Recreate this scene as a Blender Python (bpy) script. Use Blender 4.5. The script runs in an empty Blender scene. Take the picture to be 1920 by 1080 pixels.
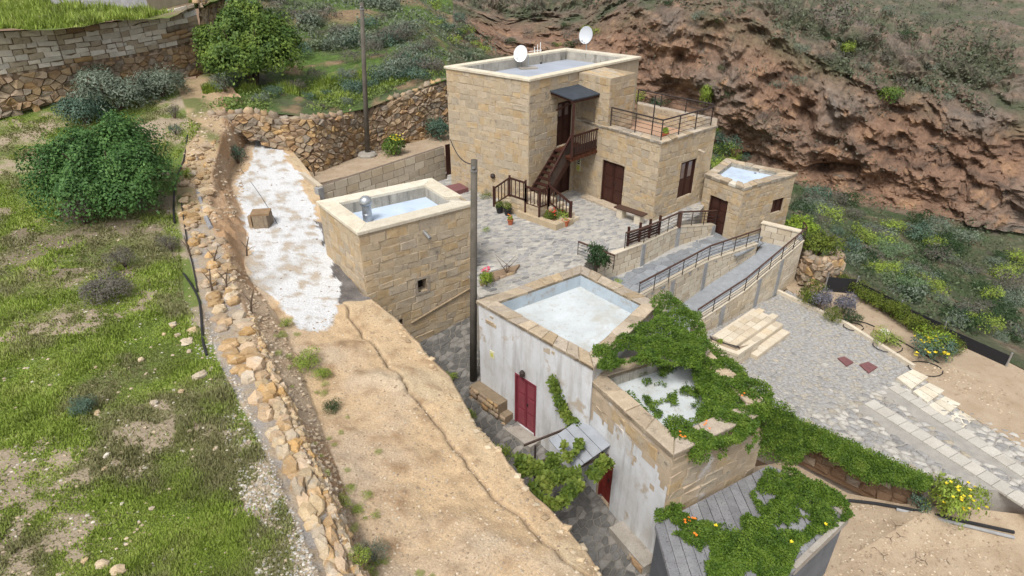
import bpy, math, random
import numpy as np
from mathutils import Vector, Matrix, noise
from mathutils.bvhtree import BVHTree
S = bpy.context.scene
COL = S.collection
random.seed(7); RNG = np.random.default_rng(7)

# ------------------------------------------------------------------ camera, light, exposure
F_PX, PITCH, CAM_H = 1150.0, math.radians(29.0), 11.0
cd = bpy.data.cameras.new('camera'); cam = bpy.data.objects.new('camera', cd); COL.objects.link(cam)
cam.location = (0, 0, CAM_H); cam.rotation_euler = (math.pi/2 - PITCH, 0, 0)
cd.sensor_width = 36.0; cd.lens = 36.0*F_PX/1920.0; cd.clip_start = 0.1; cd.clip_end = 2000
S.camera = cam
SUN_EL, SUN_AZ = math.radians(58), math.radians(205)      # azimuth clockwise from +Y
w = bpy.data.worlds.new('World'); S.world = w; w.use_nodes = True
nt = w.node_tree; nt.nodes.clear()
sky = nt.nodes.new('ShaderNodeTexSky'); sky.sky_type = 'NISHITA'; sky.sun_disc = False
sky.sun_elevation = SUN_EL; sky.sun_rotation = SUN_AZ; sky.air_density = 1.0; sky.dust_density = 3.0; sky.ozone_density = 1.0
hs = nt.nodes.new('ShaderNodeHueSaturation'); hs.inputs['Saturation'].default_value = 0.22
bg = nt.nodes.new('ShaderNodeBackground'); bg.inputs['Strength'].default_value = 0.125
wo = nt.nodes.new('ShaderNodeOutputWorld')
nt.links.new(sky.outputs[0], hs.inputs['Color']); nt.links.new(hs.outputs[0], bg.inputs[0]); nt.links.new(bg.outputs[0], wo.inputs[0])
sd = bpy.data.lights.new('sun', 'SUN'); sd.energy = 1.8; sd.angle = math.radians(18); sd.color = (1.0, 0.96, 0.9)
sun = bpy.data.objects.new('sun', sd); COL.objects.link(sun)
dirv = Vector((math.sin(SUN_AZ)*math.cos(SUN_EL), math.cos(SUN_AZ)*math.cos(SUN_EL), math.sin(SUN_EL)))
sun.rotation_euler = dirv.to_track_quat('Z', 'Y').to_euler(); sun.location = (0, 0, 60)
vs = S.view_settings; vs.view_transform = 'Standard'; vs.look = 'None'; vs.gamma = 1.0; vs.exposure = 0.64
vs.use_curve_mapping = False

# ------------------------------------------------------------------ geometry of the lens: sight lines to places on known planes
SNP, CSP = math.sin(PITCH), math.cos(PITCH)
def ray(px, py):
    u, v = (px-960)/F_PX, (540-py)/F_PX
    return Vector((u, CSP+v*SNP, -SNP+v*CSP))
def at(px, py, z):
    d = ray(px, py); t = (z-CAM_H)/d.z
    return Vector((d.x*t, d.y*t, z))
def atY(px, py, Y):
    d = ray(px, py); t = Y/d.y
    return Vector((d.x*t, Y, CAM_H+d.z*t))
def pr(p):
    ww = p[2]-CAM_H; d = p[1]*CSP-ww*SNP
    if d < 0.3: return (-9999, -9999)
    return (960+F_PX*p[0]/d, 540-F_PX*(p[1]*SNP+ww*CSP)/d)
def on_wall(px, py, P, u):                     # (distance along the wall, height) where a sight line meets a wall
    d = ray(px, py); n = Vector((u.y, -u.x, 0))
    t = n.dot(Vector((P.x, P.y, 0)))/n.dot(d)
    q = d*t
    return ((q-Vector((P.x, P.y, 0))).to_2d().dot(u.to_2d()), CAM_H+q.z)
def V(*a): return Vector(a)
def inpoly(x, y, poly):
    c = False; j = len(poly)-1
    for i in range(len(poly)):
        xi, yi = poly[i][0], poly[i][1]; xj, yj = poly[j][0], poly[j][1]
        if (yi > y) != (yj > y) and x < (xj-xi)*(y-yi)/(yj-yi)+xi: c = not c
        j = i
    return c
def fb(x, y, z=0, s=1.0, o=4): return noise.fractal(Vector((x*s, y*s, z*s)), 1.0, 2.0, o)

# ------------------------------------------------------------------ mesh helpers
class MB:
    def __init__(s): s.v = []; s.f = []; s.c = None
    def add(s, vs, fs):
        o = len(s.v); s.v += [Vector(p) for p in vs]; s.f += [tuple(i+o for i in f) for f in fs]; return s
    def hexa(s, p): return s.add(p, [(3,2,1,0),(4,5,6,7),(0,1,5,4),(1,2,6,5),(2,3,7,6),(3,0,4,7)])
    def box(s, c, d, a=0.0):
        x, y, z = d[0]/2, d[1]/2, d[2]/2; ca, sa = math.cos(a), math.sin(a); c = Vector(c)
        P = [(-x,-y,-z),(x,-y,-z),(x,y,-z),(-x,y,-z),(-x,-y,z),(x,-y,z),(x,y,z),(-x,y,z)]
        return s.hexa([c+Vector((p[0]*ca-p[1]*sa, p[0]*sa+p[1]*ca, p[2])) for p in P])
    def prism(s, poly, z0, z1):
        n = len(poly)
        zz0 = z0 if isinstance(z0, (list, tuple)) else [z0]*n; zz1 = z1 if isinstance(z1, (list, tuple)) else [z1]*n
        vs = [(p[0], p[1], zz0[i]) for i, p in enumerate(poly)]+[(p[0], p[1], zz1[i]) for i, p in enumerate(poly)]
        ar = sum(poly[i][0]*poly[(i+1) % n][1]-poly[(i+1) % n][0]*poly[i][1] for i in range(n))
        fs = [tuple(range(n))[::-1], tuple(range(n, 2*n))]+[(i, (i+1) % n, n+(i+1) % n, n+i) for i in range(n)]
        if ar < 0: fs = [f[::-1] for f in fs]
        return s.add(vs, fs)
    def bar(s, p, q, wd, ht, up=Vector((0,0,1))):
        p, q = Vector(p), Vector(q); d = (q-p).normalized()
        if abs(d.dot(up)) > .98: up = Vector((1,0,0))
        x = d.cross(up).normalized(); y = x.cross(d).normalized()
        a, b = x*wd/2, y*ht/2
        return s.hexa([p-a-b, p+a-b, q+a-b, q-a-b, p-a+b, p+a+b, q+a+b, q-a+b])
    def tube(s, pts, r, n=8, cap=True):
        pts = [Vector(p) for p in pts]; m = len(pts); rs = r if isinstance(r, (list, tuple)) else [r]*m
        vs = []
        for i, p in enumerate(pts):
            d = (pts[min(i+1, m-1)]-pts[max(i-1, 0)]).normalized()
            up = Vector((0,0,1)) if abs(d.z) < .9 else Vector((1,0,0))
            x = d.cross(up).normalized(); y = x.cross(d)
            vs += [p+(x*math.cos(2*math.pi*k/n)+y*math.sin(2*math.pi*k/n))*rs[i] for k in range(n)]
        fs = [(i*n+k, i*n+(k+1) % n, (i+1)*n+(k+1) % n, (i+1)*n+k) for i in range(m-1) for k in range(n)]
        if cap: fs += [tuple(range(n))[::-1], tuple(range((m-1)*n, m*n))]
        return s.add(vs, fs)
    def lathe(s, c, prof, n=20, axis=None):
        c = Vector(c); ax = Vector(axis).normalized() if axis is not None else Vector((0,0,1))
        q = ax.to_track_quat('Z', 'Y')
        vs = [c+q @ Vector((r*math.cos(2*math.pi*k/n), r*math.sin(2*math.pi*k/n), h)) for r, h in prof for k in range(n)]
        m = len(prof)
        fs = [(i*n+k, i*n+(k+1) % n, (i+1)*n+(k+1) % n, (i+1)*n+k) for i in range(m-1) for k in range(n)]
        fs += [tuple(range(n))[::-1], tuple(range((m-1)*n, m*n))]
        return s.add(vs, fs)
def origin(parent):
    o = Vector((0,0,0)); p = parent
    while p is not None: o += p.location; p = p.parent
    return o
def obj(name, mb, mat, parent=None, smooth=False):
    o0 = origin(parent)
    me = bpy.data.meshes.new(name); me.from_pydata([tuple(v-o0) for v in mb.v], [], mb.f)
    if mb.c is not None:
        a = me.color_attributes.new('Col', 'FLOAT_COLOR', 'POINT'); a.data.foreach_set('color', np.array([(c[0], c[1], c[2], 1) for c in mb.c], dtype=np.float32).ravel())
    if smooth: me.polygons.foreach_set('use_smooth', [True]*len(me.polygons))
    me.materials.append(mat); me.update()
    o = bpy.data.objects.new(name, me); COL.objects.link(o)
    if parent is not None: o.parent = parent
    return o
def tag(o, label=None, cat=None, group=None, kind=None):
    if label: o['label'] = label
    if cat: o['category'] = cat
    if group: o['group'] = group
    if kind: o['kind'] = kind
    return o
def thing(name, label, cat, loc=(0,0,0), group=None):
    o = bpy.data.objects.new(name, None); COL.objects.link(o); o.location = loc; o.empty_display_size = .2
    return tag(o, label, cat, group)

# ------------------------------------------------------------------ materials
def mix(nt, f, a, b, mode='MIX'):
    n = nt.nodes.new('ShaderNodeMix'); n.data_type = 'RGBA'; n.blend_type = mode; n.clamp_result = False
    for s, v in (('Factor', f), ('A', a), ('B', b)):
        i = [k for k in n.inputs if k.name == s and k.type == ('VALUE' if s == 'Factor' else 'RGBA')][0]
        if hasattr(v, 'links'): nt.links.new(v, i)
        else: i.default_value = v if s == 'Factor' else (v[0], v[1], v[2], 1)
    return [k for k in n.outputs if k.type == 'RGBA'][0]
def nz(nt, scale, detail=5, rough=.6, stretch=None, src='Position'):
    g = nt.nodes.new('ShaderNodeNewGeometry') if src == 'Position' else nt.nodes.new('ShaderNodeTexCoord')
    co = g.outputs['Position' if src == 'Position' else 'Object']
    if stretch:
        mp = nt.nodes.new('ShaderNodeMapping'); mp.inputs['Scale'].default_value = stretch; nt.links.new(co, mp.inputs[0]); co = mp.outputs[0]
    n = nt.nodes.new('ShaderNodeTexNoise'); n.inputs['Scale'].default_value = scale; n.inputs['Detail'].default_value = detail; n.inputs['Roughness'].default_value = rough
    nt.links.new(co, n.inputs['Vector']); return n.outputs[0]
def ramp(nt, f, a, b):
    m = nt.nodes.new('ShaderNodeMapRange'); m.inputs[1].default_value = a; m.inputs[2].default_value = b; nt.links.new(f, m.inputs[0]); return m.outputs[0]
def M(name, c1, c2=None, scale=2.0, layers=(), rough=.9, bump=.25, bscale=18, objvar=0.0, attr=False, metal=0.0, spec=.25, var=.25, vscale=30, band=(.35, .65), bdist=.02, trans=0):
    m = bpy.data.materials.new(name); m.use_nodes = True; nt = m.node_tree; nt.nodes.clear()
    out = nt.nodes.new('ShaderNodeOutputMaterial'); b = nt.nodes.new('ShaderNodeBsdfPrincipled'); nt.links.new(b.outputs[0], out.inputs[0])
    b.inputs['Roughness'].default_value = rough; b.inputs['Metallic'].default_value = metal; b.inputs['Specular IOR Level'].default_value = spec
    if attr:
        a = nt.nodes.new('ShaderNodeAttribute'); a.attribute_name = 'Col'; col = a.outputs['Color']
    else: col = mix(nt, ramp(nt, nz(nt, scale), *band), c1, c2 if c2 else c1)
    for (lc, ls, lo, hi, st) in layers:
        col = mix(nt, ramp(nt, nz(nt, ls, 6, .65, st), lo, hi), col, lc)
    if var:
        vv = nz(nt, vscale, 6, .7); mr = nt.nodes.new('ShaderNodeMapRange'); mr.inputs[1].default_value = .25; mr.inputs[2].default_value = .75
        mr.inputs[3].default_value = 1-var; mr.inputs[4].default_value = 1+var; nt.links.new(vv, mr.inputs[0])
        cc = nt.nodes.new('ShaderNodeCombineColor'); [nt.links.new(mr.outputs[0], cc.inputs[i]) for i in range(3)]
        col = mix(nt, 1.0, col, cc.outputs[0], 'MULTIPLY')
    if objvar:
        oi = nt.nodes.new('ShaderNodeObjectInfo'); hv = nt.nodes.new('ShaderNodeHueSaturation')
        for k, (lo, hi, sock) in enumerate(((1-objvar, 1+objvar, 'Value'), (1+objvar*.8, 1-objvar*1.2, 'Saturation'))):
            wn = nt.nodes.new('ShaderNodeMath'); wn.operation = 'FRACT'; ml = nt.nodes.new('ShaderNodeMath'); ml.operation = 'MULTIPLY'; ml.inputs[1].default_value = 1+k*16.37
            nt.links.new(oi.outputs['Random'], ml.inputs[0]); nt.links.new(ml.outputs[0], wn.inputs[0])
            mr = nt.nodes.new('ShaderNodeMapRange'); mr.inputs[3].default_value = lo; mr.inputs[4].default_value = hi
            nt.links.new(wn.outputs[0], mr.inputs[0]); nt.links.new(mr.outputs[0], hv.inputs[sock])
        nt.links.new(col, hv.inputs['Color']); col = hv.outputs[0]
    nt.links.new(col, b.inputs['Base Color'])
    if bump:
        bp = nt.nodes.new('ShaderNodeBump'); bp.inputs['Strength'].default_value = bump; bp.inputs['Distance'].default_value = bdist
        nt.links.new(nz(nt, bscale, 8, .7), bp.inputs['Height']); nt.links.new(bp.outputs[0], b.inputs['Normal'])
    if trans:
        tr = nt.nodes.new('ShaderNodeBsdfTranslucent'); nt.links.new(col, tr.inputs[0]); ms = nt.nodes.new('ShaderNodeMixShader'); ms.inputs[0].default_value = trans
        nt.links.new(b.outputs[0], ms.inputs[1]); nt.links.new(tr.outputs[0], ms.inputs[2]); nt.links.new(ms.outputs[0], out.inputs[0])
    return m
BIGGREY = ((.22,.17,.12), 1.1, .56, .72, None)
m_terr = M('terrain', None, attr=True, var=.42, vscale=1.7, bump=.9, bscale=1.3, bdist=.5, layers=[((.085,.07,.058), .55, .56, .72, None), ((.24,.21,.17), .8, .63, .76, None)])
m_ground = M('left_ground', None, attr=True, var=.38, vscale=22, bump=.9, bscale=14, bdist=.04, layers=[((.24,.175,.115), 3.2, .6, .74, None), ((.56,.45,.32), 8, .64, .74, None)])
m_strip = M('strip_slab', (.46,.435,.385), (.4,.375,.33), 3, objvar=.07)
m_panel = M('brown_panel', (.06,.025,.018), (.045,.019,.014), 4, rough=.5, bump=.2, bscale=30)
m_panelm = M('maroon_panel', (.26,.06,.075), (.21,.05,.062), 3, rough=.6, bump=.15)
m_pebble = M('pebble', None, attr=True, var=.2, vscale=40, bump=0)
m_mortar = M('lime_mortar', (.43,.355,.255), (.36,.29,.205), 3, bump=.5, bscale=30, layers=[((.27,.225,.18), 1.7, .58, .75, (1,1,.35))])
m_stone = [M('sandstone_pale', (0.464,0.376,0.263), (0.404,0.319,0.215), 3.5, objvar=.07, bump=.5, bscale=22, layers=[((.42,.35,.25), 2.6, .5, .7, None), ((.23,.18,.13), 5, .58, .7, None)]),
           M('sandstone_ochre', (0.460,0.350,0.212), (0.398,0.290,0.172), 3.5, objvar=.09, bump=.5, bscale=22, layers=[((.43,.36,.265), 2.6, .48, .66, None), ((.25,.185,.12), 5, .58, .7, None)]),
           M('sandstone_grey', (0.423,0.354,0.263), (0.352,0.288,0.211), 3.5, objvar=.07, bump=.5, bscale=22, layers=[((.42,.35,.25), 2.6, .5, .7, None), ((.19,.16,.13), 5, .56, .7, None)])]
m_stone_w = [m_stone[0], m_stone[1], m_stone[1], m_stone[2], m_stone[0]]
m_rub = [M('rubble_tan', (.40,.285,.165), (.32,.22,.125), 4, objvar=.2, bump=.6, bscale=14, bdist=.04),
         M('rubble_brown', (.34,.235,.14), (.27,.18,.11), 4, objvar=.2, bump=.6, bscale=14, bdist=.04),
         M('rubble_greybrown', (.30,.24,.17), (.23,.18,.13), 4, objvar=.2, bump=.6, bscale=14, bdist=.04)]
m_rubpale = M('rubble_pale', (.64,.59,.51), (.54,.49,.42), 4, objvar=.15, bump=.6, bscale=14, bdist=.04)
m_orange = [M('ochre_fieldstone', (.47,.325,.18), (.39,.26,.14), 5, objvar=.22, bump=.7, bscale=12, bdist=.04, layers=[((.45,.38,.29), 3, .55, .7, None)]),
            M('buff_fieldstone', (.5,.4,.27), (.42,.32,.205), 5, objvar=.2, bump=.7, bscale=12, bdist=.04, layers=[((.36,.33,.29), 3, .55, .7, None)])]
m_earthfill = M('dark_joint_earth', (.2,.14,.09), (.14,.1,.065), 3)
m_greymortar = M('grey_cement', (.27,.255,.25), (.2,.185,.18), 3, bump=.5, bscale=25)
m_coping = M('cream_coping', (.62,.57,.46), (.52,.46,.36), 2.5, layers=[((.33,.29,.22), 3.5, .6, .76, None)], bump=.3, objvar=.1)
m_copstone = M('coping_stone', (.42,.34,.245), (.33,.26,.18), 4, layers=[((.2,.16,.12), 5, .57, .7, None), ((.5,.44,.35), 4, .6, .72, None)], bump=.5, objvar=.22)
m_joint = M('white_joint', (.6,.56,.48), (.5,.46,.38), 3)
m_blue = M('pale_blue_roof_paint', (.5,.59,.71), (.44,.53,.65), .9, var=.08, bump=.1, rough=.5, layers=[((.38,.45,.54), 1.1, .53, .7, None), ((.33,.36,.4), 4, .62, .76, None)])
m_greyroof = M('grey_blue_roof', (.36,.39,.45), (.3,.33,.38), .8, var=.1, bump=.1, rough=.6)
m_inner = M('stained_parapet', (.42,.39,.34), (.3,.28,.24), 2, layers=[((.15,.14,.12), 3, .5, .7, (1.5,1.5,.25))], bump=.4)
m_lime = M('lime_wash', (.62,.62,.61), (.5,.5,.48), 1.2, layers=[((.42,.4,.36), 1.6, .58, .75, None), ((.33,.3,.26), 6, .62, .74, None)], bump=.2, var=.1)
m_roofw = M('weathered_white_roof', (.54,.575,.59), (.43,.455,.455), .8, layers=[((.4,.38,.33), 1.3, .5, .72, None), ((.33,.31,.27), 7, .6, .72, None)], var=.14, bump=.3)
m_bluewall = M('faded_blue_upstand', (.42,.48,.53), (.36,.41,.45), 2, layers=[((.32,.3,.27), 2.5, .56, .7, None)], var=.15)
m_plaster = M('flaking_limewash', (.61,.62,.635), (.53,.53,.525), 1.2, layers=[((.27,.255,.235), 1.0, .5, .78, (2.4,2.4,.3)), ((.42,.355,.28), .75, .585, .64, None), ((.44,.41,.37), 1.6, .52, .75, (1,1,.45)), ((.3,.27,.23), 2.6, .63, .74, (1,1,.4)), ((.36,.33,.3), 9, .66, .74, (1,1,.3))], var=.08, bump=.45, bscale=6, bdist=.03)
m_plasterlow = M('bare_plaster', (.45,.36,.26), (.37,.29,.2), 2, layers=[((.56,.54,.52), .9, .53, .64, None), ((.24,.21,.18), 2, .6, .74, (1.3,1.3,.3)), ((.2,.18,.15), 6, .64, .74, (1,1,.5))], var=.15, bump=.5, bscale=8, bdist=.03)
m_wood = M('dark_brown_wood', (.052,.02,.014), (.036,.014,.01), 4, rough=.55, bump=.2, bscale=30, var=.2)
m_woodred = M('oiled_red_brown_wood', (.10,.036,.02), (.07,.026,.015), 4, rough=.5, bump=.2, bscale=30)
m_woodgrey = M('weathered_brown_wood', (.085,.06,.048), (.06,.04,.03), 5, rough=.8)
m_maroon = M('maroon_door_paint', (.215,.04,.055), (.175,.033,.045), 2, layers=[((.33,.1,.1), 4, .6, .75, (2,2,.5))], rough=.6, bump=.15, var=.12)
m_reddoor = M('red_brown_door', (.2,.03,.022), (.15,.025,.02), 2, rough=.6)
m_glass = M('curtained_pane', (.2,.15,.14), (.16,.12,.115), 3, rough=.15, bump=0, spec=.5)
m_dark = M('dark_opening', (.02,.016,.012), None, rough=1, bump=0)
m_slate = M('roofing_felt', (.05,.06,.075), (.04,.048,.06), 3, rough=.75)
m_iron = M('rusty_dark_iron', (.05,.035,.03), (.035,.028,.027), 6, rough=.6, bump=.1)
m_railwood = M('brown_handrail', (.085,.045,.032), (.06,.033,.025), 6, rough=.55)
m_block = [M('cut_block', (.60,.53,.42), (.54,.47,.36), 3, objvar=.07, bump=.3, bscale=24, layers=[((.44,.37,.27), 1.2, .6, .78, None)]),
           M('cut_block_buff', (.54,.46,.345), (.48,.4,.295), 3, objvar=.13, bump=.3, bscale=24)]
m_blockjoint = M('dark_joint', (.17,.13,.1), (.12,.095,.075), 5)
m_pillar = M('grey_concrete', (.33,.33,.33), (.26,.26,.26), 4, layers=[((.18,.175,.17), 6, .6, .72, (2,2,.4))], var=.15)
m_rampfloor = M('slate_joint', (.40,.39,.37), (.33,.32,.3), 5)
m_slab = M('grey_slate_flag', (.25,.265,.28), (.2,.21,.225), 4, objvar=.18, bump=.3)
m_pavebed = M('pale_paving_mortar', (.40,.375,.335), (.32,.3,.265), 3, bump=.4)
m_cob = [M('grey_cobble', (.30,.29,.28), (.23,.225,.22), 6, objvar=.22, bump=.4), M('pale_cobble', (.4,.38,.345), (.33,.31,.275), 6, objvar=.2, bump=.4), M('buff_cobble', (.37,.33,.27), (.31,.27,.21), 6, objvar=.2, bump=.4)]
m_plazabed = M('grey_brown_mortar', (.34,.32,.29), (.27,.255,.23), 3, bump=.4)
m_flag = [M('grey_flag', (.285,.275,.265), (.21,.205,.2), 5, objvar=.32, bump=.5), M('pale_flag', (.42,.4,.36), (.34,.32,.285), 5, objvar=.2, bump=.5)]
m_alley = [M('dark_alley_flag', (.16,.155,.145), (.11,.105,.1), 5, objvar=.25, bump=.5), M('mid_alley_flag', (.25,.235,.215), (.19,.175,.155), 5, objvar=.2, bump=.5)]
m_alleybed = M('alley_bed', (.22,.2,.17), (.16,.145,.125), 3, bump=.4)
m_pole = M('weathered_pole', (.13,.115,.095), (.09,.08,.065), 3, layers=[((.07,.065,.05), 4, .55, .7, (8,8,.4))], rough=.9)
m_steel = M('galvanised_steel', (.5,.52,.54), (.4,.42,.44), 8, metal=.8, rough=.4, bump=.05, var=.1)
m_dish = M('white_dish_paint', (.78,.79,.8), (.74,.75,.76), 2, rough=.45, bump=0, var=.04)
m_dishg = M('pale_grey_dish_paint', (.55,.57,.6), (.5,.52,.55), 2, rough=.45, bump=0, var=.05)
m_blackp = M('black_plastic', (.018,.018,.02), (.026,.026,.028), 4, rough=.5, bump=.05)
m_terra = M('terracotta', (.42,.13,.06), (.35,.1,.045), 6, bump=.1)
m_soil = M('tan_soil', (.40,.315,.225), (.33,.25,.17), 1.5, bump=.7, bscale=14, bdist=.03, layers=[((.22,.155,.1), 4, .58, .72, None)])
m_soild = M('brown_soil', (.22,.145,.09), (.165,.105,.065), 1.5, bump=.7, bscale=12, bdist=.03)
m_tile = M('terrace_terracotta', (.43,.28,.19), (.38,.245,.165), 2, var=.12, bump=.1)
m_leaf = M('leaf', None, attr=True, var=0, bump=0, rough=.6, spec=.3, trans=.25)
m_twig = M('twig', (.14,.1,.07), (.09,.065,.045), 5)
m_plank = M('grey_weathered_plank', (.26,.26,.27), (.2,.2,.21), 3, layers=[((.1,.095,.09), 3, .55, .68, (6,6,6))], objvar=.2)
m_bluegreywall = M('blue_grey_render', (.16,.17,.19), (.12,.13,.145), 1.5, layers=[((.08,.085,.095), 3, .55, .7, (1,1,.3))])
m_whitepl = M('white_painted_board', (.31,.33,.36), (.25,.265,.29), 2, objvar=.1, layers=[((.36,.35,.34), 5, .62, .74, None)], var=.1)
m_concrete = M('concrete', (.36,.33,.29), (.29,.26,.22), 2, layers=[((.2,.18,.15), 4, .57, .7, None)])
m_greyblk = M('grey_breeze_block', (.36,.35,.37), (.3,.29,.31), 3, objvar=.12)
m_sign = M('yellow_sign', (.5,.5,.12), None, bump=0, rough=.5); m_signk = M('dark_sign_print', (.03,.04,.03), None, bump=0)
m_signw = M('cream_sign', (.6,.57,.4), None, bump=0)
m_cover = M('maroon_cover', (.19,.085,.085), (.15,.07,.07), 6)
m_net = M('black_mesh_net', (.016,.016,.018), (.022,.022,.024), 20, rough=.8)
m_flow = {k: M(k+'_petal', c, None, bump=0, rough=.6, var=.1) for k, c in dict(red=(.6,.03,.02), orange=(.75,.2,.02), yellow=(.7,.55,.03), pink=(.6,.05,.12), white=(.75,.75,.7), lilac=(.3,.28,.42)).items()}
# ------------------------------------------------------------------ stones, courses, paving
def stone_mesh(poly, n, proud, gap, cham=.25, bulge=.0, jit=.0, sink=.03):
    k = len(poly); c = sum(poly, Vector())/k
    r = sum((p-c).length for p in poly)/k
    r0, r1, r2 = [], [], []
    for p in poly:
        d = p-c; L = d.length; s = max(.3, 1-gap/max(L, 1e-3)); q = c+d*s
        r0.append(q-n*sink); r1.append(q+n*proud*.55)
        s2 = s*(1-cham*min(1, .12/max(r, .05))) if cham else s
        r2.append(c+d*s2+n*(proud*(1+random.uniform(-jit, jit)))+Vector((random.uniform(-1,1), random.uniform(-1,1), random.uniform(-1,1)))*jit*r*.12)
    vs = r0+r1+r2+[c+n*(proud+bulge*r)]
    fs = []
    for a in range(2):
        for i in range(k): fs.append((a*k+i, a*k+(i+1) % k, (a+1)*k+(i+1) % k, (a+1)*k+i))
    for i in range(k): fs.append((2*k+i, 2*k+(i+1) % k, 3*k))
    return vs, fs
CAMP = Vector((0, 0, CAM_H))
def px_size(poly, n):
    c = sum(poly, Vector())/len(poly); x, y = pr(c); d = c-CAMP
    r = max((p-c).length for p in poly)
    vis = abs(n.dot(d.normalized())) if n.dot(d) < 0 else 0
    if not (100 < x < 1820 and -30 < y < 1110): vis *= .02
    return r*r*vis/(d.length_squared)
def emit(parent, stones, mats, name, limit=300, proud=.03, gap=.012, cham=.25, bulge=.0, jit=.3, smooth=False, pvar=.5, minpx=0):
    """stones: (polygon counter-clockwise seen from outside, normal). The largest-showing ones are parts, the rest one stuff part."""
    st = sorted(stones, key=lambda s: -px_size(s[0], s[1])); rest = {}
    for i, (poly, n) in enumerate(st):
        m = random.choice(mats)
        vs, fs = stone_mesh(poly, n, proud*(1+random.uniform(-pvar, pvar)), gap, cham, bulge, jit)
        if i < limit and px_size(poly, n)*F_PX*F_PX > minpx:
            obj(name, MB().add(vs, fs), m, parent, smooth)
        else: rest.setdefault(m.name, (m, MB()))[1].add(vs, fs)
    for m, mb in rest.values():
        o = obj(name+'_remainder', mb, m, parent, smooth); o['kind'] = 'stuff'
def wall_frame(p, q):
    p = Vector((p[0], p[1], 0)); q = Vector((q[0], q[1], 0)); u = (q-p); L = u.length; u.normalize()
    return p, u, Vector((u.y, -u.x, 0)), L
def wall_face(mb, p, q, z0, z1, ops=(), depth=.22):
    p, u, n, L = wall_frame(p, q); Z = Vector((0,0,1))
    ss = sorted(set([0, L]+[a for o in ops for a in (o[0], o[1])])); zs = sorted(set([z0, z1]+[a for o in ops for a in (o[2], o[3])]))
    P = lambda s, z, d=0: p+u*s+Z*z-n*d
    for i in range(len(ss)-1):
        for j in range(len(zs)-1):
            cs, cz = (ss[i]+ss[i+1])/2, (zs[j]+zs[j+1])/2
            if any(o[0] < cs < o[1] and o[2] < cz < o[3] for o in ops): continue
            mb.add([P(ss[i], zs[j]), P(ss[i+1], zs[j]), P(ss[i+1], zs[j+1]), P(ss[i], zs[j+1])], [(0,1,2,3)])
    for o in ops:
        a, b, c, d = o[:4]
        mb.add([P(a,c), P(b,c), P(b,d), P(a,d), P(a,c,depth), P(b,c,depth), P(b,d,depth), P(a,d,depth)], [(0,4,5,1),(1,5,6,2),(2,6,7,3),(3,7,4,0)])
    return p, u, n, L
def courses(p, q, z0, z1, ops=(), ch=(.24,.36), bl=(.28,.75), topf=None, botf=None, jit=.035, end=.0):
    p, u, n, L = wall_frame(p, q); Z = Vector((0,0,1)); out = []
    z = z0; k = 0
    while z < z1-.08:
        h = random.uniform(*ch); zt = z+h
        if zt > z1-.1: zt = z1
        s = 0 if k % 2 else -random.uniform(.1, bl[0]); k += 1
        while s < L:
            e = s+random.uniform(*bl)
            if e > L-bl[0]*.6: e = L
            segs = [(max(s, 0), e, z, zt)]
            for o in ops:
                ns = []
                for (a, b, c, d) in segs:
                    if b <= o[0] or a >= o[1] or d <= o[2] or c >= o[3]: ns.append((a, b, c, d)); continue
                    if o[0]-a > .08: ns.append((a, o[0], c, d))
                    if b-o[1] > .08: ns.append((o[1], b, c, d))
                    aa, bb = max(a, o[0]), min(b, o[1])
                    if bb-aa > .08:
                        if o[2]-c > .07: ns.append((aa, bb, c, o[2]))
                        if d-o[3] > .07: ns.append((aa, bb, o[3], d))
                segs = ns
            for (a, b, c, d) in segs:
                if b-a < .07 or d-c < .06: continue
                def W(s_, z_):
                    if topf:
                        t = (z_-z0)/(z1-z0); lo, hi = botf(s_/L), topf(s_/L); z_ = lo+(hi-lo)*t
                    return z_
                J = lambda: random.uniform(-jit, jit)
                pts = [(a,c),(b,c),(b,d),(a,d)]
                if b-a > .5 and random.random() < .3: pts = [(a,c),(b,c),(b,d),((a+b)/2, d+J()),(a,d)]
                poly = [p+u*min(max(s_+(J() if 0 < s_ < L else 0), 0), L)+Z*(W(s_, z_+J()) if z0 < z_ < z1 else W(s_, z_)) for s_, z_ in pts]
                out.append((poly, n))
            s = e
        z = zt
    return out
def voronoi(nx, ny, jit=.38, stagger=True):
    seeds = {}
    for j in range(-2, ny+2):
        for i in range(-2, nx+3):
            seeds[i, j] = (i+.5+(.5 if stagger and j % 2 else 0)+random.uniform(-jit, jit), j+.5+random.uniform(-jit, jit))
    cells = []
    for j in range(ny):
        for i in range(nx+1):
            s = seeds[i, j]
            if not (0 <= s[0] <= nx and 0 <= s[1] <= ny): continue
            poly = [(s[0]-1.5, s[1]-1.5), (s[0]+1.5, s[1]-1.5), (s[0]+1.5, s[1]+1.5), (s[0]-1.5, s[1]+1.5)]
            for dj in (-2,-1,0,1,2):
                for di in (-2,-1,0,1,2):
                    if (di or dj) and (i+di, j+dj) in seeds:
                        t = seeds[i+di, j+dj]; nx_, ny_ = t[0]-s[0], t[1]-s[1]; cc = ((t[0]**2+t[1]**2)-(s[0]**2+s[1]**2))/2
                        poly = clip(poly, nx_, ny_, cc)
            for (a, b, c) in ((-1,0,0),(1,0,nx),(0,-1,0),(0,1,ny)): poly = clip(poly, a, b, c)
            q = [poly[k] for k in range(len(poly)) if math.dist(poly[k], poly[k-1]) > .1] if poly else []
            if len(q) >= 3: cells.append(q)
    return cells
def clip(poly, a, b, c):
    out = []
    for k in range(len(poly)):
        p, q = poly[k-1], poly[k]; dp, dq = a*p[0]+b*p[1]-c, a*q[0]+b*q[1]-c
        if (dp <= 0) != (dq <= 0):
            t = dp/(dp-dq); out.append((p[0]+(q[0]-p[0])*t, p[1]+(q[1]-p[1])*t))
        if dq <= 0: out.append(q)
    return out
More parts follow.
